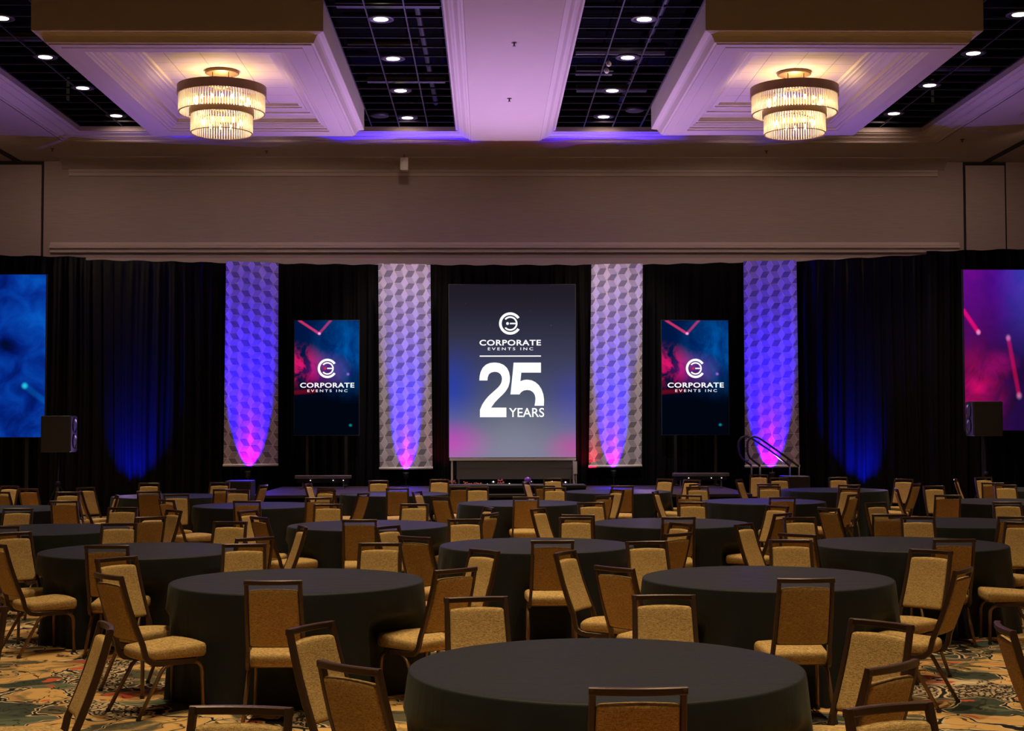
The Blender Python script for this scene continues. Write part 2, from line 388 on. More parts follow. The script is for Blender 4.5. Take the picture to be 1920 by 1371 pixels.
# ------------------------------------------------------------------ mesh helpers
class MB:
    def __init__(s): s.v = []; s.f = []; s.mi = []; s.cur = 0
    def add(s, vs, fs):
        n = len(s.v); s.v += [tuple(p) for p in vs]
        for f in fs: s.f.append([n + i for i in f]); s.mi.append(s.cur)
    def box(s, c, size, rot=None):
        hx, hy, hz = [a / 2 for a in size]
        vs = [Vector((x, y, z)) for x in (-hx, hx) for y in (-hy, hy) for z in (-hz, hz)]
        if rot: vs = [rot @ v for v in vs]
        vs = [v + Vector(c) for v in vs]
        s.add(vs, [(0, 1, 3, 2), (4, 6, 7, 5), (0, 4, 5, 1), (2, 3, 7, 6), (0, 2, 6, 4), (1, 5, 7, 3)])
    def bb(s, x0, x1, y0, y1, z0, z1):
        s.box(((x0 + x1) / 2, (y0 + y1) / 2, (z0 + z1) / 2), (abs(x1 - x0), abs(y1 - y0), abs(z1 - z0)))
    def rbox(s, size, r, n=5, fn=None, c=(0, 0, 0)):
        h = [a / 2 for a in size]; seen = {}; vs = []; fs = []
        def vert(p):
            k = tuple(round(a, 4) for a in p)
            if k in seen: return seen[k]
            q = Vector([p[i] * h[i] for i in range(3)])
            inner = Vector([max(-h[i] + r, min(h[i] - r, q[i])) for i in range(3)])
            d = q - inner
            if d.length > 1e-9: q = inner + d.normalized() * r
            if fn: q = fn(q)
            seen[k] = len(vs); vs.append(q + Vector(c)); return seen[k]
        def gr(i):                                   # extra rows near the edges
            t = [-1, -0.985, -0.95, -0.88] + [-0.88 + 1.76 * k / n for k in range(1, n)] + [0.88, 0.95, 0.985, 1]
            return t
        t = gr(0)
        for ax in range(3):
            for sg in (-1, 1):
                for i in range(len(t) - 1):
                    for j in range(len(t) - 1):
                        q = []
                        for a, b in ((i, j), (i + 1, j), (i + 1, j + 1), (i, j + 1)):
                            p = [0, 0, 0]; p[ax] = sg; p[(ax + 1) % 3] = t[a]; p[(ax + 2) % 3] = t[b]
                            q.append(vert(p))
                        fs.append(q if sg > 0 else q[::-1])
        s.add(vs, fs)
    def tube(s, path, r, seg=10, rect=None, up=None, cap=True):
        P = [Vector(p) for p in path]; n = len(P); rings = []
        nrm = None
        for i in range(n):
            t = (P[min(i + 1, n - 1)] - P[max(i - 1, 0)]).normalized()
            if nrm is None:
                a = Vector(up) if up else (Vector((1, 0, 0)) if abs(t.x) < 0.9 else Vector((0, 1, 0)))
                nrm = (a - t * a.dot(t)).normalized()
            else:
                nrm = (nrm - t * nrm.dot(t)).normalized()
            bi = t.cross(nrm)
            if rect:
                hx, hy = rect[0] / 2, rect[1] / 2
                if callable(r): hx *= r(i / (n - 1)); hy *= r(i / (n - 1))
                ch = min(hx, hy) * 0.3
                pts = [(hx - ch, hy), (hx, hy - ch), (hx, -hy + ch), (hx - ch, -hy), (-hx + ch, -hy), (-hx, -hy + ch), (-hx, hy - ch), (-hx + ch, hy)]
                rings.append([P[i] + nrm * a + bi * b for a, b in pts])
            else:
                rr = r(i / (n - 1)) if callable(r) else r
                rings.append([P[i] + (nrm * math.cos(2 * PI * k / seg) + bi * math.sin(2 * PI * k / seg)) * rr for k in range(seg)])
        m = len(rings[0]); vs = [v for g in rings for v in g]; fs = []
        for i in range(n - 1):
            for k in range(m):
                a, b = i * m + k, i * m + (k + 1) % m
                fs.append((a, b, b + m, a + m))
        if cap: fs.append(tuple(range(m))[::-1]); fs.append(tuple(range((n - 1) * m, n * m)))
        s.add(vs, fs)
    def lathe(s, prof, c=(0, 0, 0), seg=32):
        n = len(prof); vs = []; fs = []
        for k in range(seg):
            a = 2 * PI * k / seg
            for r, z in prof: vs.append((c[0] + r * math.cos(a), c[1] + r * math.sin(a), c[2] + z))
        for k in range(seg):
            for i in range(n - 1):
                a, b = k * n + i, ((k + 1) % seg) * n + i
                fs.append((a, b, b + 1, a + 1))
        s.add(vs, fs)
    def rect_sweep(s, prof, x0, x1, y0, y1, close=True):    # (inset, z) profile carried round a rectangle, mitred
        vs = []; n = len(prof)
        for d, z in prof:
            vs += [(x0 + d, y0 + d, z), (x1 - d, y0 + d, z), (x1 - d, y1 - d, z), (x0 + d, y1 - d, z)]
        fs = []
        for i in range(n - 1):
            for k in range(4):
                a, b = i * 4 + k, i * 4 + (k + 1) % 4
                fs.append((a, b, b + 4, a + 4))
        s.add(vs, fs)
    def build(s, name, mats, parent=None, smooth=False):
        me = bpy.data.meshes.new(name)
        me.from_pydata(s.v, [], s.f)
        for m in (mats if isinstance(mats, (list, tuple)) else [mats]): me.materials.append(m)
        if any(s.mi): me.polygons.foreach_set('material_index', s.mi)
        if smooth: me.polygons.foreach_set('use_smooth', [True] * len(me.polygons))
        me.update()
        o = bpy.data.objects.new(name, me); COL.objects.link(o)
        if parent: o.parent = parent
        return o
def tag(o, label=None, cat=None, group=None, kind=None):
    if label: o['label'] = label
    if cat: o['category'] = cat
    if group: o['group'] = group
    if kind: o['kind'] = kind
    return o
def empty(name, loc, rz=0.0):
    o = bpy.data.objects.new(name, None); COL.objects.link(o); o.location = loc; o.rotation_euler = (0, 0, rz); o.empty_display_size = 0.1
    return o
def copy_tree(o, parent=None):
    c = o.copy(); COL.objects.link(c); c.parent = parent
    for ch in list(o.children): copy_tree(ch, c)
    return c
def struct(o): o['kind'] = 'structure'; return o
def arc(cx, cy, r, a0, a1, n=12):
    return [(cx + r * math.cos(R(a0 + (a1 - a0) * i / n)), cy + r * math.sin(R(a0 + (a1 - a0) * i / n))) for i in range(n + 1)]

# ================================================================== SETTING
XL, XR, YB, YF = -16.5, 17.3, 34.0, -4.0
b = MB(); b.bb(XL, XR, YF, YB, -0.1, 0.0); struct(b.build('floor', M['carpet']))
# back wall with partition panels
b = MB(); b.bb(XL, XR, YB, YB + 0.2, 0, 9.6); struct(b.build('wall_back', M['wall']))
b = MB(); b.bb(XL - 0.2, XL, YF, YB, 0, 9.6); struct(b.build('wall_left', M['wall']))
b = MB(); b.bb(XR, XR + 0.2, YF, YB, 0, 9.6); struct(b.build('wall_right', M['wall']))
b = MB(); b.bb(XL, XR, YF - 0.2, YF, 0, 9.6); struct(b.build('wall_front', M['wall']))
# soffit ring, centre beam, outer crown
TX0, TX1, TY0, TY1 = -9.33, 10.05, -3.2, 31.66
XC0, XC1 = -0.34, 1.17
b = MB()
b.bb(XL, XR, TY1, YB, ZS, ZS + 0.3); b.bb(XL, TX0, YF, TY1, ZS, ZS + 0.3); b.bb(TX1, XR, YF, TY1, ZS, ZS + 0.3)
b.bb(TX0, TX1, YF, TY0, ZS, ZS + 0.3)
struct(b.build('ceiling', M['paint']))
crown = [(0, ZS), (-0.0, ZS), (0.0, ZS + 0.012), (0.045, ZS + 0.015), (0.05, ZS + 0.035), (0.11, ZS + 0.04), (0.19, ZS + 0.07), (0.23, ZS + 0.072), (0.235, ZS + 0.09), (0.30, ZS + 0.095), (0.37, ZS + 0.115), (0.40, ZS + 0.117), (0.405, ZS + 0.135), (0.50, ZS + 0.138), (0.50, ZG)]
b = MB(); b.rect_sweep(crown, TX0, TX1, TY0, TY1)
struct(b.build('trim_1', M['mould']))
# centre beam: flat soffit and stepped sides
b = MB(); b.bb(XC0, XC1, TY0, TY1, ZS - 0.005, ZS + 0.3); struct(b.build('ceiling_beam', M['paint']))
bp = [(0, ZS - 0.005), (-0.01, ZS + 0.012), (-0.05, ZS + 0.015), (-0.055, ZS + 0.04), (-0.10, ZS + 0.045), (-0.16, ZS + 0.075), (-0.20, ZS + 0.08), (-0.205, ZS + 0.11), (-0.25, ZS + 0.12), (-0.30, ZS + 0.16), (-0.33, ZS + 0.165), (-0.33, ZG)]
b = MB()
for sgn, x0 in ((1, XC0), (-1, XC1)):
    vs = []; fs = []
    for i, (d, z) in enumerate(bp):
        x = x0 + sgn * d
        vs += [(x, TY0, z), (x, TY1 - 0.02, z)]
    for i in range(len(bp) - 1): fs.append((2 * i, 2 * i + 1, 2 * i + 3, 2 * i + 2))
    b.add(vs, fs)
struct(b.build('trim_2', M['mould']))
# out-of-view closed ceiling nearer the camera and the black void above the open grid
b = MB(); b.bb(TX0 + 0.3, TX1 - 0.3, TY0, 17.6, ZG + 0.02, ZG + 0.12); struct(b.build('ceiling_rear', M['paint']))
b = MB(); b.bb(TX0 - 0.2, TX1 + 0.2, 17.5, 32.2, 9.75, 9.85)
b.bb(TX0 - 0.2, TX0 - 0.1, 17.5, 32.2, ZG, 9.8); b.bb(TX1 + 0.1, TX1 + 0.2, 17.5, 32.2, ZG, 9.8)
b.bb(TX0 - 0.2, TX1 + 0.2, 31.16, 32.1, ZG, ZG + 0.35); b.bb(TX0 - 0.2, TX0 + 0.5, 17.5, 31.16, ZG, ZG + 0.35); b.bb(TX1 - 0.5, TX1 + 0.2, 17.5, 31.16, ZG, ZG + 0.35)
b.bb(XC0 - 0.33, XC1 + 0.33, 17.5, 31.16, ZG, ZG + 0.35)
b.bb(TX0, TX1, 32.1, 32.2, ZG, 9.8); b.bb(TX0, TX1, 17.5, 17.6, ZG, 9.8)
struct(b.build('ceiling_void', M['void']))
# open black grid, one object for each of the four strips
BOX = [(-6.98, -2.51, 21.95, 29.35), (3.37, 7.67, 21.85, 29.2)]
def grid(x0, x1, n_long, extra):
    b = MB()
    for k in range(1, n_long + 1):
        x = x0 + (x1 - x0) * k / (n_long + 1)
        b.bb(x - 0.011, x + 0.011, 17.6, 31.16, ZG - 0.002, ZG + 0.035)
    y = 17.9
    while y < 31.1:
        b.bb(x0, x1, y - 0.012, y + 0.012, ZG + 0.002, ZG + 0.035); y += 0.61
    b.bb(x0, x0 + 0.02, 17.6, 31.16, ZG - 0.001, ZG + 0.03); b.bb(x1 - 0.03, x1, 17.6, 31.16, ZG - 0.001, ZG + 0.03)
    return struct(b.build('ceiling_grid', M['grid']))
grid(-8.83, BOX[0][0], 1, 0); grid(BOX[0][1], -0.67, 2, 0); grid(1.50, BOX[1][0], 2, 0); grid(BOX[1][1], 9.55, 1, 0)
for x0, x1, yy in ((BOX[0][0], BOX[0][1], 1), (BOX[1][0], BOX[1][1], 1)):   # the strip of grid beyond each coffer
    b = MB()
    for k in range(8):
        x = x0 + 0.3 + 0.61 * k
        if x < x1: b.bb(x - 0.011, x + 0.011, 29.35, 31.16, ZG, ZG + 0.03)
    for y in (29.9, 30.5): b.bb(x0, x1, y - 0.012, y + 0.012, ZG + 0.002, ZG + 0.035)
    struct(b.build('ceiling_grid', M['grid']))
# services in the void
b = MB(); b.tube([(-2.3, 27.6, 8.62), (-0.8, 27.6, 8.62)], 0.10, 12); b.tube([(-2.45, 25.2, 8.66), (-1.2, 25.2, 8.66)], 0.07, 12)
b.bb(-2.4, -0.75, 22.6, 22.9, 8.6, 8.8); b.tube([(-1.2, 19, 8.9), (-1.1, 31, 8.9)], 0.05, 8); b.tube([(-8.6, 24.5, 8.6), (-7.2, 24.5, 8.6)], 0.12, 12)
tag(b.build('air_duct', M['duct'], smooth=False), 'dark ductwork above the open black ceiling grid on the left', 'duct')
b = MB(); b.tube([(1.6, 25.6, 8.66), (3.2, 25.6, 8.66)], 0.12, 12); b.bb(1.7, 2.4, 26.9, 27.3, 8.6, 8.75); b.bb(1.8, 3.2, 28.4, 28.6, 8.58, 8.7)
b.tube([(3.0, 19, 8.9), (2.9, 31, 8.9)], 0.05, 8); b.tube([(7.8, 26.5, 8.6), (9.4, 26.5, 8.6)], 0.10, 12)
tag(b.build('air_duct', M['duct']), 'dark ductwork above the open black ceiling grid on the right', 'duct')
# coffers
def coffer(i, x0, x1, y0, y1):
    pr = [(0, ZG + 0.06), (0, 7.975), (0.008, 7.965), (0.03, 7.960), (0.05, 7.95), (0.09, 7.94), (0.12, 7.915), (0.145, 7.87), (0.165, 7.825), (0.20, 7.815), (0.205, 7.80), (0.36, 7.80), (0.365, 7.79), (0.42, 7.79),
          (0.64, 7.80), (0.65, 7.825), (0.68, 7.838), (0.69, 7.868), (0.73, 7.875), (0.76, 7.915), (0.79, 7.918), (0.795, 7.94), (0.83, 7.945), (0.84, 8.02), (0.87, 8.03), (0.92, 8.075), (0.98, 8.10), (0.985, 8.125),
          (1.02, 8.13), (1.07, 8.165), (1.12, 8.17), (1.125, 8.195), (1.18, 8.20), (1.19, ZT)]
    b = MB(); b.rect_sweep(pr, x0, x1, y0, y1)
    o = struct(b.build('ceiling_coffer', M['mould']))
    b = MB(); b.bb(x0 + 1.1, x1 - 1.1, y0 + 1.1, y1 - 1.1, ZT, ZT + 0.05)
    t = struct(b.build('ceiling_tile', M['tile']))
    b = MB(); b.bb(x0, x1, y0, y1, ZG + 0.06, ZG + 0.24); struct(b.build('ceiling_coffer_lid', M['void']))
for i, r in enumerate(BOX): coffer(i, *r)
# wall mouldings and cove
def xprof(name, prof, x0, x1, mat, ret=0.0):
    vs = []; fs = []; n = len(prof)
    for x, s in ((x0, 1), (x1, -1)):
        for y, z in prof: vs.append((x + s * ret * (YB - y) * -1 if ret else x, y, z))
    for k in range(n - 1): fs.append((k, k + 1, n + k + 1, n + k))
    fs.append(tuple(range(n))); fs.append(tuple(range(n, 2 * n))[::-1])
    b = MB(); b.add(vs, fs); return struct(b.build(name, mat))
zl = at_y(960, 466, YB).z
xprof('trim_3', [(YB, zl + 0.15), (YB - 0.05, zl + 0.14), (YB - 0.06, zl + 0.08), (YB - 0.13, zl + 0.05), (YB - 0.13, zl + 0.0), (YB - 0.06, zl - 0.02), (YB - 0.05, zl - 0.06), (YB - 0.09, zl - 0.07), (YB - 0.09, zl - 0.10), (YB, zl - 0.12)], at_y(95, 466, YB).x, at_y(1797, 462, YB).x, M['mould'])
zu = at_y(960, 326, YB).z
xprof('trim_4', [(YB, zu + 0.10), (YB - 0.06, zu + 0.09), (YB - 0.06, zu + 0.03), (YB - 0.03, zu + 0.02), (YB - 0.03, zu - 0.03), (YB - 0.05, zu - 0.035), (YB - 0.05, zu - 0.06), (YB, zu - 0.07)], at_y(130, 326, YB).x, at_y(1757, 322, YB).x, M['mould'])
cv = [(YB, zu + 0.09)] + [(YB - 0.05 - 0.55 * (1 - math.cos(R(a))), zu + 0.10 + (ZS - zu - 0.10) * math.sin(R(a))) for a in range(0, 91, 9)] + [(YB, ZS)]
struct_cove = xprof('trim_5', cv, at_y(118, 318, YB).x, at_y(1770, 312, YB).x, M['paint'])
struct_cove.data.polygons.foreach_set('use_smooth', [True] * (len(struct_cove.data.polygons) - 2) + [False] * 2)
zb = at_y(960, 486, YB).z
b = MB(); b.bb(XL, XR, YB - 0.04, YB, zb - 0.25, zb + 0.02); struct(b.build('trim_6', M['mould']))
# operable wall pockets: cream door leaf in a dark reveal, and the track in the soffit
for n, (pa, pb) in enumerate(((-20, 83), (1805, 1885))):
    xa, xb = at_y(pa, 300, YB).x, at_y(pb, 300, YB).x
    e = struct(empty('door_%d' % (n + 1), ((xa + xb) / 2, YB, 0)))
    b = MB(); b.bb(xa - (xa + xb) / 2, xb - (xa + xb) / 2, -0.02, -0.001, 0, ZS - 0.005); b.build('door_reveal', M['dark'], e)
    b = MB(); b.bb(xa - (xa + xb) / 2 + 0.045, xb - (xa + xb) / 2 - 0.045, -0.05, -0.02, 0, ZS - 0.09); b.build('door_leaf', M['wall'], e)
    xm = (xa + xb) / 2
    b = MB(); b.bb(xm - 0.06, xm - 0.03, 18, YB - 0.05, ZS - 0.006, ZS + 0.001); b.bb(xm + 0.10, xm + 0.13, 18, YB - 0.05, ZS - 0.006, ZS + 0.001)
    b.bb(xm - 0.03, xm + 0.10, 18, YB - 0.05, ZS - 0.003, ZS + 0.001); b.cur = 0
    struct(b.build('trim_%d' % (7 + n), [M['dark']]))

# ================================================================== CEILING THINGS
def make_downlight():
    e = empty('ceiling_downlight', (0, 0, 0))
    b = MB(); b.lathe([(0.115, 0.03), (0.12, -0.004), (0.20, -0.012), (0.215, -0.004), (0.215, 0.02)], seg=36); b.build('trim_ring', M['grid'], e, True)
    b = MB(); b.lathe([(0.0, -0.006), (0.118, -0.006), (0.118, 0.02)], seg=36); b.build('lens', M['lens'], e, True)
    return e
dl0 = make_downlight(); used = False
colname = ['outer left', 'inner left', 'inner right', 'outer right']
DLP = [[(2, 34), (85, 107), (155, 165), (218, 217)], [(714, 36), (737, 110), (751, 170), (764, 221)], [(1208, 36), (1177, 108), (1148, 170), (1132, 219)], [(1912, 27), (1825, 100), (1743, 160), (1676, 213)]]
dist = ['nearest the camera', 'second from the camera', 'third from the camera', 'closest to the stage']
for ci, pts in enumerate(DLP):
    for k, (px, py) in enumerate(pts):
        p = at_z(px, py, ZG)
        o = copy_tree(dl0) if used else dl0
        used = True
        o.location = (p.x, p.y, ZG)
        tag(o, 'lit round downlight in the %s black grid strip, %s' % (colname[ci], dist[k]), 'downlight', 'downlights in the black ceiling grid')
# speakers in the grid
for px, py, w in ((712, 218, 'left'), (1190, 208, 'right')):
    p = at_z(px, py, ZG)
    b = MB(); b.lathe([(0, -0.01), (0.16, -0.012), (0.19, 0.0), (0.19, 0.05)], seg=28)
    o = b.build('ceiling_speaker', M['duct'], smooth=True); o.location = (p.x, p.y, ZG)
    tag(o, 'unlit round ceiling speaker in the %s inner black grid' % w, 'ceiling speaker', 'ceiling speakers')
# two small track heads hanging from the right grid
tn = 0
for px, py in ((1141, 118), (1137, 131)):
    p = at_z(px, py, ZG - 0.08); tn += 1
    e = empty('track_spotlight', (p.x, p.y, ZG))
    b = MB(); b.box((0, 0, -0.03), (0.02, 0.02, 0.08)); b.build('stem', M['metal'], e)
    b = MB(); b.tube([(0, 0.05, -0.07), (0, -0.07, -0.12)], 0.045, 14); b.build('lamp_head', M['white'], e, True)
    tag(e, 'small white spotlight under the right black grid, %s of two' % ('nearer' if tn == 1 else 'farther'), 'spotlight', 'white track spotlights')
# sprinkler heads
for px, py, w in ((964, 83, 'on the centre beam, nearer one'), (955, 187, 'on the centre beam, farther one'), (500, 285, 'on the soffit left of the centre beam'), (1437, 285, 'on the soffit right of the centre beam'), (98, 281, 'on the soffit beside the left partition panel'), (1804, 264, 'on the soffit beside the right partition panel')):
    p = at_z(px, py, ZS - 0.03)
    b = MB(); b.lathe([(0.045, 0.0), (0.045, -0.008), (0.012, -0.012), (0.012, -0.05), (0.028, -0.055), (0.028, -0.06), (0, -0.062)], seg=16)
    o = b.build('sprinkler_head', M['frame'], smooth=False); o.location = (p.x, p.y, ZS - 0.004)
    tag(o, 'tiny dark fire sprinkler ' + w, 'sprinkler', 'fire sprinklers')
# white box (motion sensor or small speaker) on the cove
p = at_y(758, 308, 33.1)
e = empty('wall_speaker', (p.x, 33.1, ZS))
b = MB(); b.rbox((0.19, 0.14, 0.30), 0.02, 2, c=(0, 0, p.z - ZS)); b.build('body', M['white'], e, True)
b = MB(); b.tube([(0, 0, p.z - ZS + 0.1), (0, 0, 0)], 0.015, 8); b.build('bracket', M['metal'], e)
tag(e, 'small white box speaker hung under the soffit above the left stage', 'speaker')

# chandeliers
def make_chandelier():
    e = empty('chandelier', (0, 0, 0))
    b = MB(); b.lathe([(0, 0), (0.29, 0), (0.30, -0.01), (0.30, -0.045), (0.28, -0.055), (0, -0.055)], seg=40); b.build('canopy', M['brass'], e, True)
    for k in range(4):
        a = R(45 + 90 * k); b = MB(); b.tube([(0.2 * math.cos(a), 0.2 * math.sin(a), -0.05), (0.2 * math.cos(a), 0.2 * math.sin(a), -0.33)], 0.009, 8); b.build('rod', M['brass'], e)
    def tier(r, z1, z0, band, n):
        b = MB(); b.lathe([(r - 0.012, z1), (r + 0.012, z1), (r + 0.012, z1 - band), (r - 0.012, z1 - band), (r - 0.012, z1)], seg=64)
        b.build('ring', M['brass'], e, False)
        b = MB()
        for k in range(4):
            a = R(45 + 90 * k); b.tube([(0, 0, z1 - 0.03), (r * math.cos(a), r * math.sin(a), z1 - 0.03)], 0.012, 6)
        b.tube([(0, 0, z1 - 0.06), (0, 0, z1 + 0.25 if r < 0.6 else z1)], 0.02, 8)
        b.build('spoke', M['brass'], e)
        b = MB()
        for k in range(n):
            a = 2 * PI * k / n; x, y = (r - 0.022) * math.cos(a), (r - 0.022) * math.sin(a)
            b.tube([(x, y, z1 - band + 0.02), (x, y, z0 + 0.015), (x, y, z0)], lambda t: 0.0125 if t < 0.9 else 0.006, 6)
        o = b.build('crystal_curtain', M['crystal'], e, True); o['kind'] = 'stuff'
        b = MB(); b.lathe([(r - 0.035, z0 + 0.012), (r - 0.010, z0 + 0.012), (r - 0.010, z0 + 0.004), (r - 0.035, z0 + 0.004), (r - 0.035, z0 + 0.012)], seg=64); b.build('lower_band', M['brass'], e)
        nb = 16 if r > 0.6 else 12
        for k in range(nb):
            a = 2 * PI * (k + 0.5) / nb; x, y = r * 0.62 * math.cos(a), r * 0.62 * math.sin(a); zc = (z1 + z0) / 2 - 0.02
            b = MB(); b.lathe([(0, zc + 0.045), (0.016, zc + 0.035), (0.022, zc), (0.016, zc - 0.035), (0, zc - 0.045)], (x, y, 0), 10); b.build('bulb', M['bulb'], e, True)
    tier(0.775, -0.285, -0.77, 0.165, 96)
    tier(0.56, -0.70, -1.13, 0.11, 72)
    return e
c0 = make_chandelier()
for i, (cx, cy) in enumerate(CH):
    o = c0 if i == 0 else copy_tree(c0)
    o.location = (cx, cy, ZT)
    tag(o, 'two-tier round crystal rod chandelier glowing warm in the %s ceiling coffer' % ('left', 'right')[i], 'chandelier', 'crystal chandeliers')

# ================================================================== STAGE BACKDROP
PATH = [(-16, 29.6), (-12, 30.2), (-10.3, 30.5), (-8.5, 30.8), (-5.7, 31.38), (-2.5, 31.78), (0.4, 31.86), (3.4, 31.78), (6.75, 31.1), (9.1, 29.95), (11, 29.5), (13, 29.2), (16.5, 29.0)]
def ypath(x):
    for (a, ya), (c, yc) in zip(PATH, PATH[1:]):
        if a <= x <= c: return ya + (yc - ya) * (x - a) / (c - a)
    return PATH[0][1]
ZD = 5.47
def drape(x0, x1, label, top=ZD, off=0.0, seed=1):
    rnd = random.Random(seed); ph = [rnd.uniform(0, 6.28) for _ in range(4)]
    n = int((x1 - x0) / 0.018); zz = [0.0, 0.6, 1.6, 3.0, 4.4, top - 0.25, top - 0.06, top]
    vs = []; fs = []
    for i in range(n + 1):
        x = x0 + (x1 - x0) * i / n
        w = 0.5 + 0.5 * math.sin(x * 1.7 + ph[0])
        f0 = math.sin(x * 2 * PI / 0.26 + ph[1] + 1.2 * math.sin(x * 2.3 + ph[2])) * (0.6 + 0.4 * w) + 0.35 * math.sin(x * 2 * PI / 0.11 + ph[3])
        for z in zz:
            amp = 0.065 if z < top - 0.1 else 0.012
            vs.append((x + 0.02 * math.sin(z * 0.8 + x * 3), ypath(x) + off + amp * f0, z + (0.01 * math.sin(x * 9) if z == top else 0)))
    m = len(zz)
    for i in range(n):
        for j in range(m - 1):
            a = i * m + j; fs.append((a, a + m, a + m + 1, a + 1))
    b = MB(); b.add(vs, fs)
    o = b.build('stage_drape', M['drape'], smooth=True)
    tag(o, label, 'drape', 'black velour drapes behind the stage')
xe = lambda px, Y: at_y(px, 600, Y).x
drape(-16, xe(165, 30.8), 'black pleated drape at far left behind the blue screen', ZD + 0.04, -0.15, 1)
drape(xe(160, 30.8), xe(470, 31.3), 'black pleated drape with blue glow left of the leftmost patterned banner', ZD, 0, 2)
drape(xe(470, 31.3), xe(758, 31.8), 'black pleated drape behind the small logo screen on the left', ZD, 0, 3)
drape(xe(758, 31.8), xe(960, 31.8), 'black pleated drape left behind the tall central screen', ZD, 0, 4)
drape(xe(960, 31.8), xe(1155, 31.8), 'black pleated drape right behind the tall central screen', ZD, 0, 5)
drape(xe(1155, 31.8), xe(1445, 31.2), 'black pleated drape behind the small logo screen on the right', ZD, 0, 6)
drape(xe(1445, 31.2), xe(1740, 29.9), 'black pleated drape with faint blue glow right of the rightmost banner', ZD, 0, 7)
drape(xe(1735, 29.9), 16.5, 'black pleated drape at far right behind the magenta screen', ZD + 0.05, -0.15, 8)

def clip(poly, x0, x1, z0, z1):
    def cut(P, f, inter):
        out = []
        for i in range(len(P)):
            a, c = P[i - 1], P[i]
            if f(c):
                if not f(a): out.append(inter(a, c))
                out.append(c)
            elif f(a): out.append(inter(a, c))
        return out
    def ix(v): return lambda a, c: (v, a[1] + (c[1] - a[1]) * (v - a[0]) / (c[0] - a[0]))
    def iz(v): return lambda a, c: (a[0] + (c[0] - a[0]) * (v - a[1]) / (c[1] - a[1]), v)
    for f, it in ((lambda p: p[0] >= x0, ix(x0)), (lambda p: p[0] <= x1, ix(x1)), (lambda p: p[1] >= z0, iz(z0)), (lambda p: p[1] <= z1, iz(z1))):
        if len(poly) < 3: return []
        poly = cut(poly, f, it)
    return poly
def banner(i, tl, tr, br, bl, Y, mir, label):
    TL, TR, BR, BL = [at_y(p[0], p[1], Y) for p in (tl, tr, br, bl)]
    W = (TR - TL).length; H = (TL - BL).length
    base = BL.copy()
    e = empty('patterned_banner', BL)
    def mp(u, v, d=0.0):
        a = BL.lerp(BR, u / W); c = TL.lerp(TR, u / W); q = a.lerp(c, v / H) - base
        q.y = 0.012 * math.sin(u * 7.0 + i) * (v / H) + 0.006 * math.sin(u * 17 + i * 2) - d
        return q
    def sheet(b, poly, d):
        pts = [mp(u, v, d) for u, v in poly]
        b.add(pts, [tuple(range(len(pts)))])
    b = MB()
    nu, nv = 24, 2
    vs = [mp(W * a / nu, H * c / nv) for a in range(nu + 1) for c in range(nv + 1)]
    b.add(vs, [(a * 3 + c, (a + 1) * 3 + c, (a + 1) * 3 + c + 1, a * 3 + c + 1) for a in range(nu) for c in range(nv)])
    s = 0.1555; h = s * math.sqrt(3) / 2; shr = 0.925
    for ci in range(-1, int(W / (1.5 * s)) + 2):
        for ri in range(-1, int(H / (2 * h)) + 2):
            cx = ci * 1.5 * s + 0.03; cz = ri * 2 * h + (h if ci % 2 else 0)
            V = [(s * math.cos(R(60 * k)), s * math.sin(R(60 * k))) for k in range(6)]
            for mi, rh in ((1, [(0, 0), V[1], V[0], V[5]]), (3, [(0, 0), V[1], V[2], V[3]]), (2, [(0, 0), V[3], V[4], V[5]])):
                gx = sum(p[0] for p in rh) / 4; gz = sum(p[1] for p in rh) / 4
                poly = [(cx + gx + (p[0] - gx) * shr, cz + gz + (p[1] - gz) * shr) for p in rh]
                # cut into thin strips so that the pattern follows the ripple
                for k in range(nu):
                    q = clip(poly, W * k / nu, W * (k + 1) / nu, 0.0, H)
                    if len(q) >= 3:
                        if mir: q = [(W - a, c) for a, c in q]
                        b.cur = mi; sheet(b, q, 0.004); b.cur = 0
    b.build('fabric', [M['sheet'], M['dia'], M['mid'], M['drk']], e)
    b = MB(); c1, c2 = BL - base, BR - base
    b.tube([(c1.x - 0.01, -0.01, c1.z - 0.02), (c2.x + 0.01, -0.01, c2.z - 0.02)], 0.028, 12); b.build('weight_bar', M['white'], e, True)
    tag(e, label, 'banner', 'tall patterned banners')
bl_ = ['tall cube-patterned banner, leftmost of four, washed blue-violet nearly edge to edge', 'tall cube-patterned banner just left of the central screen, narrow violet light at its foot',
       'tall cube-patterned banner just right of the central screen, reddish lower left corner', 'tall cube-patterned banner, rightmost of four, behind the curved stair rails']
for i, a in enumerate(BAN): banner(i, *a, bl_[i])

# stage platform
HS = 0.60
SX0, SX1, SY0, SY1 = -4.42, 5.0, 27.2, 31.36
b = MB(); b.bb(SX0, SX1, SY0, SY1, HS - 0.04, HS); 
e = empty('stage_platform', (0, 0, 0)); b.build('deck', M['stage'], e)
b = MB(); b.bb(SX0, SX1, SY0 - 0.015, SY0, HS - 0.05, HS + 0.002); b.bb(SX0 - 0.01, SX0, SY0, SY1, HS - 0.05, HS + 0.002); b.bb(SX1, SX1 + 0.01, SY0, SY1, HS - 0.05, HS + 0.002); b.build('edge_trim', M['black'], e)
b = MB(); n = 300; vs = []; fs = []
for k in range(n + 1):
    x = SX0 + 0.02 + (SX1 - SX0 - 0.04) * k / n
    for z in (0.0, HS - 0.05): vs.append((x, SY0 + 0.03 + 0.02 * math.sin(k * 0.9), z))
for k in range(n): fs.append((2 * k, 2 * k + 2, 2 * k + 3, 2 * k + 1))
b.add(vs, fs); b.bb(SX0 + 0.02, SX0 + 0.05, SY0 + 0.05, SY1, 0, HS - 0.05); b.bb(SX1 - 0.05, SX1 - 0.02, SY0 + 0.05, SY1, 0, HS - 0.05)
b.build('skirt', M['drape'], e, True)
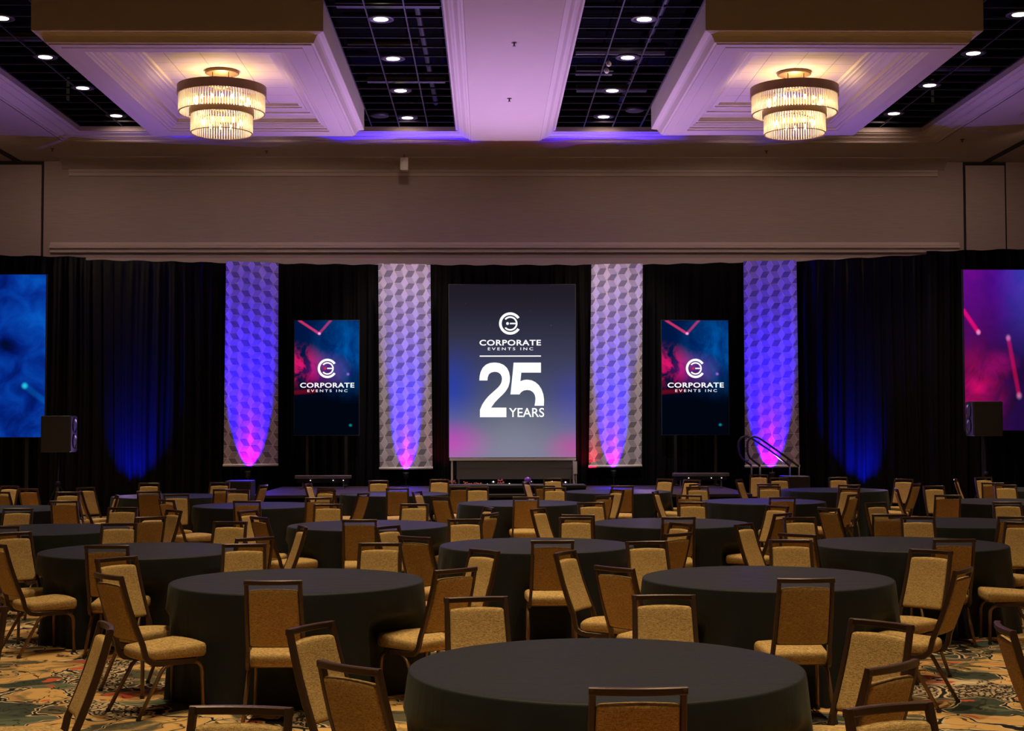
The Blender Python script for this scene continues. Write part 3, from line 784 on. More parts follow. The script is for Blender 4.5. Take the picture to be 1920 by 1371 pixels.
tag(e, 'low dark stage platform with black skirt below the screens', 'stage')
# black skirted riser in front of the centre screen
e = empty('stage_riser', (0.55, 27.75, 0))
b = MB(); b.bb(-1.35, 1.35, -0.4, 0.4, 0.71, 0.76); b.build('deck', M['black'], e)
b = MB(); b.bb(-1.34, 1.34, -0.40, 0.38, HS + 0.004, 0.71); b.build('skirt', M['drape'], e)
e.location.y = 28.0
tag(e, 'black covered riser on the stage in front of the central screen', 'riser')
# steps with rails
p = at_y(1440, 880, 30.2)
e = empty('stage_steps', (SX1 + 0.50, 29.7, 0))
for k in range(3):
    b = MB(); b.bb(-0.45 + 0.3 * k, -0.15 + 0.3 * k, -0.45, 0.45, 0, 0.45 - 0.15 * k); b.build('step', M['black'], e)
tag(e, 'black stage steps beside the right end of the stage', 'steps')
for n, (Y, pts) in enumerate(((30.2, [(1409, 873), (1400, 867), (1391, 860), (1386, 850), (1384, 838), (1385, 828), (1390, 821), (1398, 818), (1406, 820), (1414, 825), (1445, 846), (1481, 874)]),
                              (29.2, [(1425, 874), (1415, 866), (1406, 859), (1402, 850), (1401, 838), (1402, 828), (1407, 821), (1414, 819), (1422, 821), (1430, 826), (1460, 847), (1498, 875)]))):
    w = [at_y(a, c, Y) for a, c in pts]; o0 = Vector((w[0].x, Y, 0))
    e = empty('stair_rail', o0)
    b = MB(); b.tube([q - o0 for q in w], 0.022, 10); b.build('rail', M['blackgloss'], e, True)
    for q, g in ((w[0], 0.3), (w[-1], 0.0)):
        b = MB(); b.tube([q - o0, Vector((q.x - o0.x, 0, g))], 0.02, 10); b.build('post', M['blackgloss'], e, True)
    tag(e, 'black curved tube stair rail at the stage steps, %s of two' % ('farther' if n == 0 else 'nearer'), 'handrail', 'stair rails')

# ------------------------------------------------------------------ screens
def panel(name, px0, py0, px1, py1, Y, mat, label, cat='screen', depth=0.07, group=None, legs=False):
    c0, c1 = at_y(px0, py1, Y), at_y(px1, py0, Y)
    c2 = at_y(px1, py1, Y); c3 = at_y(px0, py0, Y)
    x0, x1 = (c0.x + c3.x) / 2, (c1.x + c2.x) / 2; z0, z1 = (c0.z + c2.z) / 2, (c1.z + c3.z) / 2
    e = empty(name, ((x0 + x1) / 2, Y, z0))
    hw = (x1 - x0) / 2; h = z1 - z0
    b = MB(); b.add([(-hw, 0, 0), (hw, 0, 0), (hw, 0, h), (-hw, 0, h)], [(0, 1, 2, 3)])
    o = b.build('display', mat, e)
    uv = o.data.uv_layers.new(name='UVMap')
    for i, t in enumerate(((0, 0), (1, 0), (1, 1), (0, 1))): uv.data[i].uv = t
    b = MB(); b.bb(-hw - 0.012, hw + 0.012, 0.004, depth, -0.012, h + 0.012)
    for s in (-1, 1): b.bb(s * (hw + 0.006) - 0.006, s * (hw + 0.006) + 0.006, -0.008, 0.01, -0.012, h + 0.012)
    b.bb(-hw, hw, -0.008, 0.01, h, h + 0.012); b.bb(-hw, hw, -0.008, 0.01, -0.012, 0)
    b.build('bezel', M['black'], e)
    if legs:
        for s in (-1, 1):
            b = MB(); b.bb(s * hw * 0.6 - 0.03, s * hw * 0.6 + 0.03, 0.02, 0.06, -z0 + legs, 0.0)
            b.bb(s * hw * 0.6 - 0.03, s * hw * 0.6 + 0.03, -0.3, 0.3, -z0 + legs, -z0 + legs + 0.04); b.build('stand_leg', M['black'], e)
    tag(e, label, cat, group)
    return e, x0, z0, x1, z1
def text_mesh(body, x0, x1, z0, z1, y, name, mat, parent, off=0.0, space=1.0):
    cu = bpy.data.curves.new('txt', 'FONT'); cu.body = body; cu.offset = off; cu.space_character = space; cu.resolution_u = 6; cu.extrude = 0.0
    t = bpy.data.objects.new('txt', cu); COL.objects.link(t)
    bpy.context.view_layer.update()
    me = bpy.data.meshes.new_from_object(t.evaluated_get(bpy.context.evaluated_depsgraph_get()))
    bpy.data.objects.remove(t)
    xs = [v.co.x for v in me.vertices]; ys = [v.co.y for v in me.vertices]
    a0, a1, c0, c1 = min(xs), max(xs), min(ys), max(ys)
    for v in me.vertices:
        v.co = ((v.co.x - a0) / (a1 - a0) * (x1 - x0) + x0, y, (v.co.y - c0) / (c1 - c0) * (z1 - z0) + z0)
    me.materials.clear(); me.materials.append(mat); me.name = name
    o = bpy.data.objects.new(name, me); COL.objects.link(o); o.parent = parent
    return o
def ring_seg(b, cx, cz, r0, r1, a0, a1, y, n=40):
    o = arc(cx, cz, r1, a0, a1, n); i = arc(cx, cz, r0, a0, a1, n)
    vs = [(x, y, z) for x, z in o] + [(x, y, z) for x, z in i]; m = n + 1
    b.add(vs, [(k, k + 1, m + k + 1, m + k) for k in range(n)])
def emblem(e, cx, cz, s, dotmat, y=-0.012):          # s = outer radius
    b = MB(); ring_seg(b, cx, cz, s * 0.76, s, 33, 327, y)
    ring_seg(b, cx, cz, s * 0.50, s * 0.65, -140, 140, y)
    b.add([(cx - 0.03 * s, y, cz - 0.065 * s), (cx + 0.52 * s, y, cz - 0.065 * s), (cx + 0.52 * s, y, cz + 0.065 * s), (cx - 0.03 * s, y, cz + 0.065 * s)], [(0, 1, 2, 3)])
    b.build('emblem', M['letter'], e)
    b = MB(); pts = arc(cx - 0.24 * s, cz, 0.125 * s, 0, 345, 23); b.add([(x, y, z) for x, z in pts], [tuple(range(len(pts)))])
    b.build('emblem_dot', dotmat, e)
def local(e, Y, px, py):
    p = at_y(px, py, Y); return p.x - e.location.x, p.z - e.location.z

# centre screen
YC = 31.1
e, *_ = panel('display_screen', 842, 534, 1079, 858, YC, rgb_screen('screen_centre', scr_centre), 'tall central screen with white 25 YEARS lettering on a dusky blue gradient')
def zc(zx, zy): return local(e, YC, 830 + zx / 4.896, 520 + zy / 4.896)
cx, cz = zc(620, 425); r = 103 / 4.896 / F_PX * YC
emblem(e, cx, cz, r, M['letter'])
def tx(body, a, c, d, f, name, off=0.0, sp=1.0, conv=None, ee=None):
    conv = conv or zc; x0, z1 = conv(a, c); x1, z0 = conv(d, f)
    text_mesh(body, x0, x1, z0, z1, -0.012, name, M['letter'], ee or e, off, sp)
tx('CORPORATE', 338, 575, 902, 627, 'word_corporate', 0.022, 1.08); tx('EVENTS INC', 415, 645, 830, 670, 'words_events_inc', 0.006, 1.5)
tx('YEARS', 608, 1200, 932, 1284, 'word_years', 0.012)
b = MB(); x0, z1 = zc(340, 719); x1, z0 = zc(902, 729); b.add([(x0, -0.012, z0), (x1, -0.012, z0), (x1, -0.012, z1), (x0, -0.012, z1)], [(0, 1, 2, 3)]); b.build('rule_line', M['letter'], e)
def smoothpoly(P):
    return P
two_o = [(337, 948), (338, 915), (348, 870), (368, 830), (398, 802), (435, 787), (478, 783), (520, 788), (558, 803), (590, 832), (610, 872), (618, 918), (616, 960), (603, 1008), (580, 1045), (552, 1077), (515, 1112), (480, 1148), (445, 1197)]
two_i = [(411, 948), (414, 918), (424, 892), (444, 875), (478, 868), (508, 873), (530, 889), (542, 912), (545, 938), (537, 975), (518, 1003), (490, 1029), (455, 1060), (422, 1090), (392, 1125), (362, 1170), (342, 1218)]
def strip(outer, inner, n=60):
    def res(P):
        L = [0]
        for a, c in zip(P, P[1:]): L.append(L[-1] + math.dist(a, c))
        out = []
        for k in range(n + 1):
            t = L[-1] * k / n
            for i in range(len(P) - 1):
                if L[i] <= t <= L[i + 1] + 1e-6:
                    u = (t - L[i]) / (L[i + 1] - L[i]); out.append((P[i][0] + (P[i + 1][0] - P[i][0]) * u, P[i][1] + (P[i + 1][1] - P[i][1]) * u)); break
        return out
    A, Bq = res(outer), res(inner); b = MB()
    vs = [(zc(*q)[0], -0.012, zc(*q)[1]) for q in A + Bq]; m = len(A)
    b.add(vs, [(k, k + 1, m + k + 1, m + k) for k in range(m - 1)])
    return b
b = strip(two_o, two_i)
def quad(b, pts): b.add([(zc(*q)[0], -0.012, zc(*q)[1]) for q in pts], [tuple(range(len(pts)))])
quad(b, [(342, 1218), (445, 1197), (585, 1197), (585, 1285), (342, 1285)])
b.build('digit_two', M['letter'], e)
five_o = [(714, 955), (740, 944), (775, 940), (815, 946), (850, 962), (882, 990), (907, 1028), (924, 1075), (931, 1125), (929, 1180)]
five_i = [(705, 1076), (720, 1056), (742, 1041), (775, 1035), (805, 1040), (830, 1056), (846, 1082), (851, 1112), (849, 1145), (843, 1180)]
b = strip(five_o, five_i, 40); quad(b, [(651, 784), (902, 784), (902, 876), (722, 876), (643, 876)]); quad(b, [(643, 876), (722, 876), (714, 955), (705, 1076), (622, 1076)])
b.build('digit_five', M['letter'], e)
# lower batten, grey fascia panel and white end post under the centre screen
def slab(name, px0, py0, px1, py1, Y, d, mat, label, cat, foot=None):
    a, c = at_y(px0, py1, Y), at_y(px1, py0, Y)
    o_ = Vector(((a.x + c.x) / 2, Y, foot if foot is not None else a.z))
    b = MB(); b.bb(a.x - o_.x, c.x - o_.x, 0, d, a.z - o_.z, c.z - o_.z)
    if foot is not None and a.z > foot + 0.01:
        for s in (a.x + 0.05, c.x - 0.05): b.bb(s - 0.02 - o_.x, s + 0.02 - o_.x, d * 0.3, d * 0.7, 0, a.z - o_.z)
    o = b.build(name, mat); o.location = o_
    return tag(o, label, cat)
slab('screen_batten', 843, 859, 1080, 864, 31.0, 0.06, M['white'], 'pale batten along the foot of the central screen', 'batten', HS)
slab('fascia_panel', 856, 865, 1074, 899, 31.08, 0.04, M['greypanel'], 'plain grey panel under the central screen', 'panel', HS)
slab('end_post', 1075, 865.5, 1082, 889, 30.90, 0.05, M['white'], 'short white post at the right foot of the central screen', 'post', HS)
slab('side_case', 845, 868, 855, 892, 31.05, 0.05, M['duct'], 'dark slate case at the left foot of the central screen', 'case', HS)

# logo screens
sm = rgb_screen('screen_logo', scr_small)
for (a, c, d, f), ww, Y, k in (((552, 601, 673, 816), 'left', 31.0, 0), ((1241, 601, 1366, 815), 'right', 31.0, 1)):
    e2, *_ = panel('display_screen', a, c, d, f, Y, sm, 'small portrait screen with white logo over red-blue haze, %s of the central screen' % ww, group='small logo screens', legs=HS + 0.003)
    S = 5.7125; ox, oy = (530, 590) if k == 0 else (1225, 590)
    cv2 = lambda zx, zy, e2=e2, Y=Y, ox=ox, oy=oy: local(e2, Y, ox + zx / S, oy + zy / S)
    sh = 0 if k == 0 else -29
    cx, cz = cv2(480 + sh, 577); emblem(e2, cx, cz, 104 / S / F_PX * Y, M['reddot'])
    if k == 0: tx('CORPORATE', 188, 731, 768, 783, 'word_corporate', 0.022, 1.08, cv2, e2); tx('EVENTS INC', 266, 803, 694, 830, 'words_events_inc', 0.006, 1.5, cv2, e2)
    else: tx('CORPORATE', 152, 729, 754, 782, 'word_corporate', 0.022, 1.08, cv2, e2); tx('EVENTS INC', 234, 801, 680, 829, 'words_events_inc', 0.006, 1.5, cv2, e2)
panel('display_screen', -84, 515, 85, 820, 29.9, rgb_screen('screen_blue', scr_left, 0.9), 'large bright blue hazy screen at the left edge behind the loudspeaker', legs=0.001)
panel('display_screen', 1808, 506, 1977, 807, 28.9, rgb_screen('screen_magenta', scr_right, 0.75), 'large magenta and violet hazy screen at the right edge behind the loudspeaker', legs=0.001)

# ------------------------------------------------------------------ loudspeakers on stands
def pa(pxc, pyt, pyb, Y, rz, label):
    t = at_y(pxc, pyt, Y); q = at_y(pxc, pyb, Y); h = t.z - q.z
    e = empty('loudspeaker', (t.x, Y, q.z), rz)
    w, d = 0.52, 0.58
    def taper(v): 
        k = (v.y + d / 2) / d
        return Vector((v.x * (1 - 0.25 * k), v.y, v.z * (1 - 0.0 * k)))
    b = MB(); b.rbox((w, d, h), 0.015, 2, taper, (0, 0, h / 2)); b.build('cabinet', M['blackgloss'], e, False)
    b = MB(); b.bb(-w / 2 + 0.02, w / 2 - 0.02, -d / 2 - 0.012, -d / 2, 0.02, h - 0.02); b.build('grille', M['grille'], e)
    for z in (h * 0.28, h * 0.72):
        b = MB(); b.lathe([(0.0, -0.02), (0.03, -0.03), (0.11, 0.01), (0.13, 0.0), (0.14, -0.015)], (0, 0, 0), 24)
        o = b.build('driver', M['blackgloss'], e, True); o.rotation_euler = (R(-90), 0, 0); o.location = (0, -d / 2 - 0.02, z)
    tag(e, label, 'loudspeaker', 'loudspeakers on stands')
    s = empty('speaker_stand', (t.x, Y, 0))
    b = MB(); b.tube([(0, 0, 0.25), (0, 0, q.z)], 0.02, 10); b.tube([(0, 0, 0.3), (0, 0, q.z * 0.55)], 0.028, 10); b.build('pole', M['black'], s, True)
    for k in range(3):
        a = R(120 * k + 30); b = MB(); b.tube([(0.03 * math.cos(a), 0.03 * math.sin(a), 0.75), (0.5 * math.cos(a), 0.5 * math.sin(a), 0.012)], 0.012, 8); b.build('leg', M['black'], s)
    b = MB(); b.lathe([(0.028, 0.0), (0.05, 0.01), (0.05, 0.06), (0.028, 0.07)], (0, 0, q.z * 0.55), 14); b.build('collar', M['black'], s, True)
    tag(s, 'black tripod stand carrying the ' + label.split(' on ')[0].replace('black ', ''), 'speaker stand', 'speaker stands')
pa(110, 780, 848, 28.3, R(92), 'black left loudspeaker on a pole beside the blue screen')
pa(1846, 753, 818, 28.0, R(-92), 'black right loudspeaker on a pole beside the magenta screen')
# floor monitors
for px0, px1, pyt, Y, ww in ((422, 471, 902, 26.4, 'left'), (1470, 1519, 893, 28.3, 'right')):
    a, c = at_y(px0, pyt, Y), at_y(px1, pyt, Y); w = c.x - a.x; h = a.z
    e = empty('subwoofer', ((a.x + c.x) / 2, Y + 0.25, 0))
    b = MB(); b.rbox((w, 0.5, h), 0.02, 2, None, (0, 0, h / 2)); b.build('cabinet', M['blackgloss'], e)
    b = MB(); b.bb(-w / 2 + 0.03, w / 2 - 0.03, -0.265, -0.25, 0.04, h - 0.03); b.build('grille', M['grille'], e)
    tag(e, 'boxy black subwoofer on the floor at the %s end of the stage' % ww, 'subwoofer', 'subwoofers by the stage')
# light battens
for px0, px1, py, Y, ww in ((553, 659, 894.5, 30.0, 'left'), (1261, 1367, 890, 30.0, 'right')):
    a, c = at_y(px0, py, Y), at_y(px1, py, Y); w = c.x - a.x; z = (a.z + c.z) / 2 - HS
    e = empty('light_batten', ((a.x + c.x) / 2, Y, HS))
    b = MB(); b.rbox((w, 0.12, 0.07), 0.012, 2, None, (0, 0, z)); b.build('housing', M['metal'], e)
    b = MB(); b.bb(-w / 2 + 0.05, w / 2 - 0.05, -0.03, 0.03, z - 0.12, z - 0.035); b.build('driver_box', M['black'], e)
    for s in (-1, 1):
        b = MB(); b.bb(s * w * 0.36 - 0.012, s * w * 0.36 + 0.012, -0.02, 0.02, 0.0, z - 0.03); b.bb(s * w * 0.36 - 0.02, s * w * 0.36 + 0.02, -0.13, 0.13, 0, 0.02); b.build('foot', M['metal'], e)
    for t in (-0.22, 0.18, 0.36):
        b = MB(); b.lathe([(0, 0.012), (0.014, 0.0), (0, -0.012)], (t * w, -0.05, z - 0.07), 10); b.build('knob', M['starlamp'], e, True)
    tag(e, 'long grey light batten on short feet under the %s logo screen' % ww, 'light fixture', 'light battens on the stage')
# banner uplights
for i, L in enumerate(LAMPS):
    e = empty('uplight', (L.x, L.y, HS if i in (1, 2) else 0.0)); g = e.location.z
    b = MB(); b.lathe([(0, -0.16), (0.05, -0.155), (0.06, -0.05), (0.065, -0.012), (0.055, -0.012)], (0, 0, L.z - g), 20); b.build('can', M['black'], e, True)
    b = MB(); b.lathe([(0, -0.02), (0.055, -0.02)], (0, 0, L.z - g), 20); b.build('lens', M['led'], e)
    b = MB(); b.bb(-0.01, 0.01, -0.01, 0.01, 0, L.z - g - 0.15); b.bb(-0.1, 0.1, -0.08, 0.08, 0, 0.015); b.build('stand', M['black'], e)
    tag(e, 'small black uplight at the foot of the %s banner' % ('leftmost', 'second', 'third', 'rightmost')[i], 'uplight', 'banner uplights')
# low flower pots and lamps along the riser
fl = [(849, 902, 0.055), (872, 904, 0.045), (881, 906, 0.04), (891, 906, 0.045), (901, 906, 0.045), (940, 903, 0.07)]
fw = ['at the far left end', 'second from the left', 'third from the left', 'fourth from the left', 'fifth from the left', 'the largest, nearest the middle']
for (px, py, rr), w in zip(fl, fw):
    p = at_y(px, py, 28.75)
    e = empty('flower_pot', (p.x, 28.75, HS))
    hh = max(0.05, p.z - HS)
    b = MB(); b.lathe([(0, 0), (rr * 0.6, 0), (rr * 0.8, hh * 0.6), (0, hh * 0.6)], seg=14); b.build('pot', M['black'], e, True)
    b = MB(); rn = random.Random(px)
    for k in range(9):
        q = Vector((rn.uniform(-1, 1), rn.uniform(-1, 1), rn.uniform(0, 1))) * rr
        b.lathe([(0, rr * 0.45), (rr * 0.4, rr * 0.1), (0, -rr * 0.3)], (q.x, q.y, hh * 0.75 + q.z), 7)
    b.build('blossom', M['pink'], e, True)
    tag(e, 'small pink flower arrangement on the stage below the screen, ' + w, 'flowers', 'pink flowers on the stage')
lw = ['beside the pink flowers', 'just left of the screen centre', 'left of the dark cases', 'right of the dark cases', 'second from right', 'last on the right']
for (px, py), w in zip(((914, 905), (925, 899), (955, 904), (995, 898), (1035, 899), (1060, 900)), lw):
    p = at_y(px, py, 28.75)
    e = empty('stage_lamp', (p.x, 28.75, HS))
    hh = max(0.06, p.z - HS)
    b = MB(); b.bb(-0.05, 0.05, -0.05, 0.05, 0, hh * 0.8); b.build('case', M['black'], e)
    b = MB(); b.lathe([(0, 0.02), (0.02, 0.0), (0, -0.02)], (0, -0.06, hh * 0.8), 10); b.build('bulb', M['starlamp'], e, True)
    tag(e, 'tiny lit stage lamp below the central screen, ' + w, 'lamp', 'tiny stage lamps')
p = at_y(988, 903, 28.75); e = empty('mirror_ball', (p.x, 28.75, 0.76)); 
b = MB(); b.lathe([(0.07 * math.sin(R(a)), 0.07 - 0.07 * math.cos(R(a))) for a in range(0, 181, 15)], seg=16); b.build('ball', simple('violet_glass', (0.35, 0.12, 0.75), 0.15, 0.6), e)
e.location = (p.x, 28.2, 0.76)
tag(e, 'small shiny violet ball on the black riser below the screen', 'ball')

# ================================================================== TABLES
TR, TH = 0.915, 0.76
TB = {  # name: (centre px, back-edge py, radius-free description)
    1: (1135, 1198, 'nearest'), 2: (558, 1067, 'second-row left'), 3: (1438, 1062, 'second-row right'),
    4: (268, 1018, 'third-row left'), 5: (1006, 1009, 'third-row middle'), 6: (1702, 1007, 'third-row right'),
    9: (83, 983, 'fourth-row far left'), 7: (691, 976, 'fourth-row left centre'), 8: (1256, 972, 'fourth-row right centre'), 10: (1802, 971, 'fourth-row far right'),
    14: (8, 948, 'fifth-row far left'), 11: (483, 942, 'fifth-row left'), 12: (976, 938, 'fifth-row middle'), 13: (1431, 935, 'fifth-row right'), 15: (1880, 935, 'fifth-row far right'),
    16: (317, 926, 'sixth-row far left'), 17: (741, 922, 'sixth-row left centre'), 18: (1158, 918, 'sixth-row right centre'), 19: (1564, 915, 'sixth-row right'), 20: (1960, 914, 'sixth-row far right')}
TC = {}
for k, (px, py, nm) in TB.items():
    p = at_z(px, py, TH)
    Y = p.y - TR
    TC[k] = (at_y(px, py, Y).x, Y)

# ================================================================== CHAIRS
CHAIRS = [  # rail centre px, rail top py, table number, facing override (0 = to the camera, 90 = right)
    (19, 911, 14, -20), (53, 916, 14, 160), (2, 922, 14, 150), (118, 924, 14, 0), (120, 939, 14, 180), (30, 954, 9, 0),
    (160, 914, 16, 55), (152, 921, 16, 108), (192, 929, 14, -72), (227, 952, 9, 0), (221, 982, 4, 3), (275, 907, 16, 5), (279, 921, 16, 180),
    (312, 937, 11, 135), (331, 927, 11, 12), (276, 968, 9, -140), (315, 957, 9, -50),
    (403, 906, 16, -5), (421, 917, 16, 200), (442, 920, 11, 3), (493, 909, 16, -103), (463, 939, 11, 180), (475, 958, 7, 62), (490, 969, 7, 128),
    (564, 987, 4, -72), (432, 978, 4, -10), (472, 1007, 4, -145), (457, 1021, 2, 6), (597, 933, 11, 195), (594, 919.5, 11, -35), (611, 915, 17, 140), (594, 907, 17, 80), (615, 945, 7, 4),
    (680, 924, 11, -112), (710, 901, 17, 3), (745, 915, 17, 180), (776, 945, 7, -6), (797, 922, 12, 72), (825, 931, 12, 135), (824, 899, 17, -5), (861, 912, 17, 205), (895, 913, 12, 5),
    (873, 974, 5, 8), (908, 962, 7, -118), (917, 951, 7, -72), (674, 974, 7, 180), (737, 987, 5, 55), (785, 1005, 5, 143), (711, 1019, 2, -3), (897, 1032, 2, -52), (846, 1065, 2, -140), (895, 1121, 1, 10),
    (986, 931, 12, 180), (985, 903, 18, 72), (1013, 954, 8, 60), (1036, 897, 18, 12), (1021, 910, 18, 155), (1040, 914, 12, -3), (1084, 965, 8, 170), (1080, 970, 5, -3), (1108, 942, 8, 15),
    (1133, 929, 12, -140), (1158, 918, 12, -62), (1167, 911, 18, 180), (1036, 1013, 5, 180), (1070, 1035, 3, 62), (1161, 1062, 3, 132), (1216, 1016, 3, 10), (1246, 1117, 1, 0),
    (1248, 898, 18, -40), (1228, 921, 13, 72), (1299, 942, 8, -6), (1292, 928, 13, 160), (1272, 969, 8, 180), (1277, 981, 5, -62), (1262, 999, 5, -138),
    (1298, 900, 18, -40), (1309, 913, 13, 5), (1290, 907, 18, -125), (1385, 899, 19, 62), (1423, 890, 19, -12), (1461, 896, 19, 5), (1440, 907, 19, 165), (1444, 912, 13, -3), (1467, 932, 13, 180),
    (1449, 949, 8, -55), (1456, 962, 8, -132), (1499, 970, 6, 8), (1394, 982, 6, 52), (1500, 1000, 6, 142), (1484, 1013, 3, -4), (1571, 895, 19, -2), (1592, 909, 19, 180), (1590, 916, 13, -50), (1600, 927, 13, -125),
    (1553, 952, 10, 118),
    (1685, 899, 19, -38), (1683, 916, 15, 78), (1718, 906, 19, -128), (1750, 911, 15, 8), (1777, 928, 15, 172), (1794, 898, 20, 68), (1845, 895, 20, 12), (1861, 905, 20, 155), (1885, 909, 15, -3),
    (1888, 941, 10, -6), (1651, 943, 10, 30), (1667, 964, 10, 165), (1723, 970, 6, -5), (1902, 968, 10, 180), (1912, 980, 6, -42), (1975, 1003, 6, -98), (1787, 1010, 6, 180),
    (1739, 1032, 3, -46), (1801, 1066, 3, -125), (1511, 1084, 3, 180),
    (1643, 1167, 1, -50), (1662, 1243, 1, -138), (1666, 1322, 0, 22), (1883, 1173, 0, 82), (1195, 1285, 1, 180), (664, 1244, 1, 138), (595, 1173, 1, 60),
    (452, 1325, 0, -7), (199, 1172, 0, -68), (-42, 1136, 0, -15), (203, 1077, 2, 132), (226, 1046, 2, 50), (204, 1021, 4, 180), (29, 999, 4, 42), (-4, 1019, 4, 130), (2, 986, 9, 180), (512, 1088, 2, 180)]
CUSTOM = {(1666, 1322): 'tan chair cropped by the lower right frame edge, right of the nearest table', (1883, 1173): 'tan chair cut by the right frame edge, turned to the right',
          (452, 1325): 'tan chair cropped by the bottom frame edge, left of the nearest table', (199, 1172): 'tan chair at lower left turned to the left over patterned carpet',
          (-42, 1136): 'tan chair cut by the left frame edge, low in the picture', (1423, 890): 'tan chair standing apart by the stair rails at the stage'}
RAIL_Y, RAIL_Z = 0.385, 0.93
chair_pos = []
for px, py, t, a in CHAIRS:
    p = at_z(px, py, RAIL_Z)
    h = Vector((math.sin(R(a)), -math.cos(R(a)), 0))
    c = Vector((p.x, p.y, 0)) + h * RAIL_Y
    side = Vector((h.y, -h.x, 0)); moved = 0.0; lim_ = 0.0045 * p.y if p.y < 18 else 0.012 * p.y      # ease the seat back until it only brushes the cloth
    while moved < lim_ and any((c + h * 0.22 + side * q - Vector((tc[0], tc[1], 0))).length < 0.90 for q in (-0.2, 0, 0.2) for tc in TC.values()):
        c -= h * 0.01; moved += 0.01
    chair_pos.append((c, a, t, (px, py)))

def make_chair():
    e = empty('banquet_chair', (0, 0, 0))
    # seat cushion: trapezoid plan with a waterfall front and domed top
    def fs(v):
        k = (v.y + 0.20) / 0.40
        w = 1.0 - 0.14 * k
        dome = 0.014 * (1 - (v.x / 0.23) ** 2) * (1 - (v.y / 0.24) ** 2) if v.z > 0 else 0
        z = v.z * (1.0 + 0.10 * max(0, -v.y / 0.2)) + dome - 0.085 * (v.y + 0.0) * (0.5 if v.z > 0 else 0.15)
        bul = 1 - (v.x / 0.23) ** 2
        y = v.y + (0.040 * bul * k if v.y > 0 else -0.018 * bul)
        return Vector((v.x * w, y, z))
    b = MB(); b.rbox((0.45, 0.39, 0.080), 0.030, 8, fs, (0, -0.025, 0.402)); b.build('seat', M['fabric'], e, True)
    b = MB(); b.bb(-0.185, 0.185, -0.17, 0.15, 0.350, 0.366); b.build('seat_frame', M['tube'], e)
    # back line in side view: y as a function of z
    def yb(z): 
        t = (z - 0.46) / 0.47
        return 0.225 + 0.16 * t + 0.012 * math.sin(PI * t)
    def hw(z): return 0.166 + 0.012 * (0.93 - z) / 0.47
    def curve(x): return 0.022 * (1 - (x / 0.18) ** 2)
    b = MB()
    for s in (-1, 1):
        path = [(s * hw(z), yb(z), z) for z in (0.925, 0.88, 0.80, 0.70, 0.60, 0.52, 0.47)] + [(s * 0.181, 0.222, 0.435), (s * 0.183, 0.214, 0.40), (s * 0.185, 0.198, 0.375), (s * 0.187, 0.168, 0.354), (s * 0.19, 0.12, 0.345), (s * 0.192, 0.02, 0.342), (s * 0.192, -0.15, 0.342)]
        b.tube(path, lambda t: 0.92 + 0.12 * t, rect=(0.026, 0.036), up=(1, 0, 0))
    top = [(x, yb(0.915) + curve(x), 0.915) for x in [-0.179 + 0.358 * k / 12 for k in range(13)]]
    b.tube(top, 1.0, rect=(0.031, 0.030), up=(0, 0, 1)) if False else b.tube(top, lambda t: 1.0, rect=(0.030, 0.028), up=(0, 0, 1))
    bar = [(x, yb(0.505) + curve(x) * 0.6, 0.505) for x in [-0.17 + 0.34 * k / 6 for k in range(7)]]
    b.tube(bar, lambda t: 1.0, rect=(0.022, 0.016), up=(0, 0, 1))
    b.build('back_frame', M['frame'], e)
    # upholstered back pad following rake and curve
    z0, z1 = 0.50, 0.868
    def fp(v):
        z = (z0 + z1) / 2 + v.z
        x = v.x * (hw(z) - 0.012) / 0.158
        return Vector((x, yb(z) - 0.004 + v.y * (1 + 0.35 * (1 - (v.x / 0.16) ** 2)) + curve(x), z + (0.006 * math.cos(v.x * 12) if v.z > 0 else 0)))
    b = MB(); b.rbox((0.312, 0.040, z1 - z0), 0.016, 7, fp); b.build('backrest', M['fabric'], e, True)
    for s in (-1, 1):
        b = MB(); b.tube([(s * 0.192, 0.0, 0.338), (s * 0.192, -0.10, 0.336), (s * 0.193, -0.145, 0.332), (s * 0.194, -0.175, 0.318), (s * 0.195, -0.193, 0.292), (s * 0.196, -0.199, 0.26), (s * 0.20, -0.205, 0.012)], 0.0135, 10)
        f = b.build('leg', M['tube'], e, True)
        b = MB(); b.tube([(s * 0.20, -0.205, 0.02), (s * 0.20, -0.205, 0.0)], 0.016, 10); b.build('glide', M['glide'], f)
        b = MB(); b.tube([(s * 0.192, -0.03, 0.338), (s * 0.192, 0.035, 0.335), (s * 0.194, 0.075, 0.322), (s * 0.196, 0.105, 0.295), (s * 0.198, 0.13, 0.25), (s * 0.204, 0.27, 0.012)], 0.0135, 10)
        f = b.build('leg', M['tube'], e, True)
        b = MB(); b.tube([(s * 0.204, 0.268, 0.022), (s * 0.205, 0.274, 0.0)], 0.016, 10); b.build('glide', M['glide'], f)
    return e
proto = make_chair(); first = True
SECT = {0: 'directly behind', 1: 'behind, slightly right of', 2: 'at the back right of', 3: 'right of', 4: 'at the front right of', 5: 'in front, slightly right of', 6: 'directly in front of',
        7: 'in front, slightly left of', 8: 'at the front left of', 9: 'left of', 10: 'at the back left of', 11: 'behind, slightly left of'}
taken = set()
labels = {}
order = sorted(range(len(chair_pos)), key=lambda i: i)
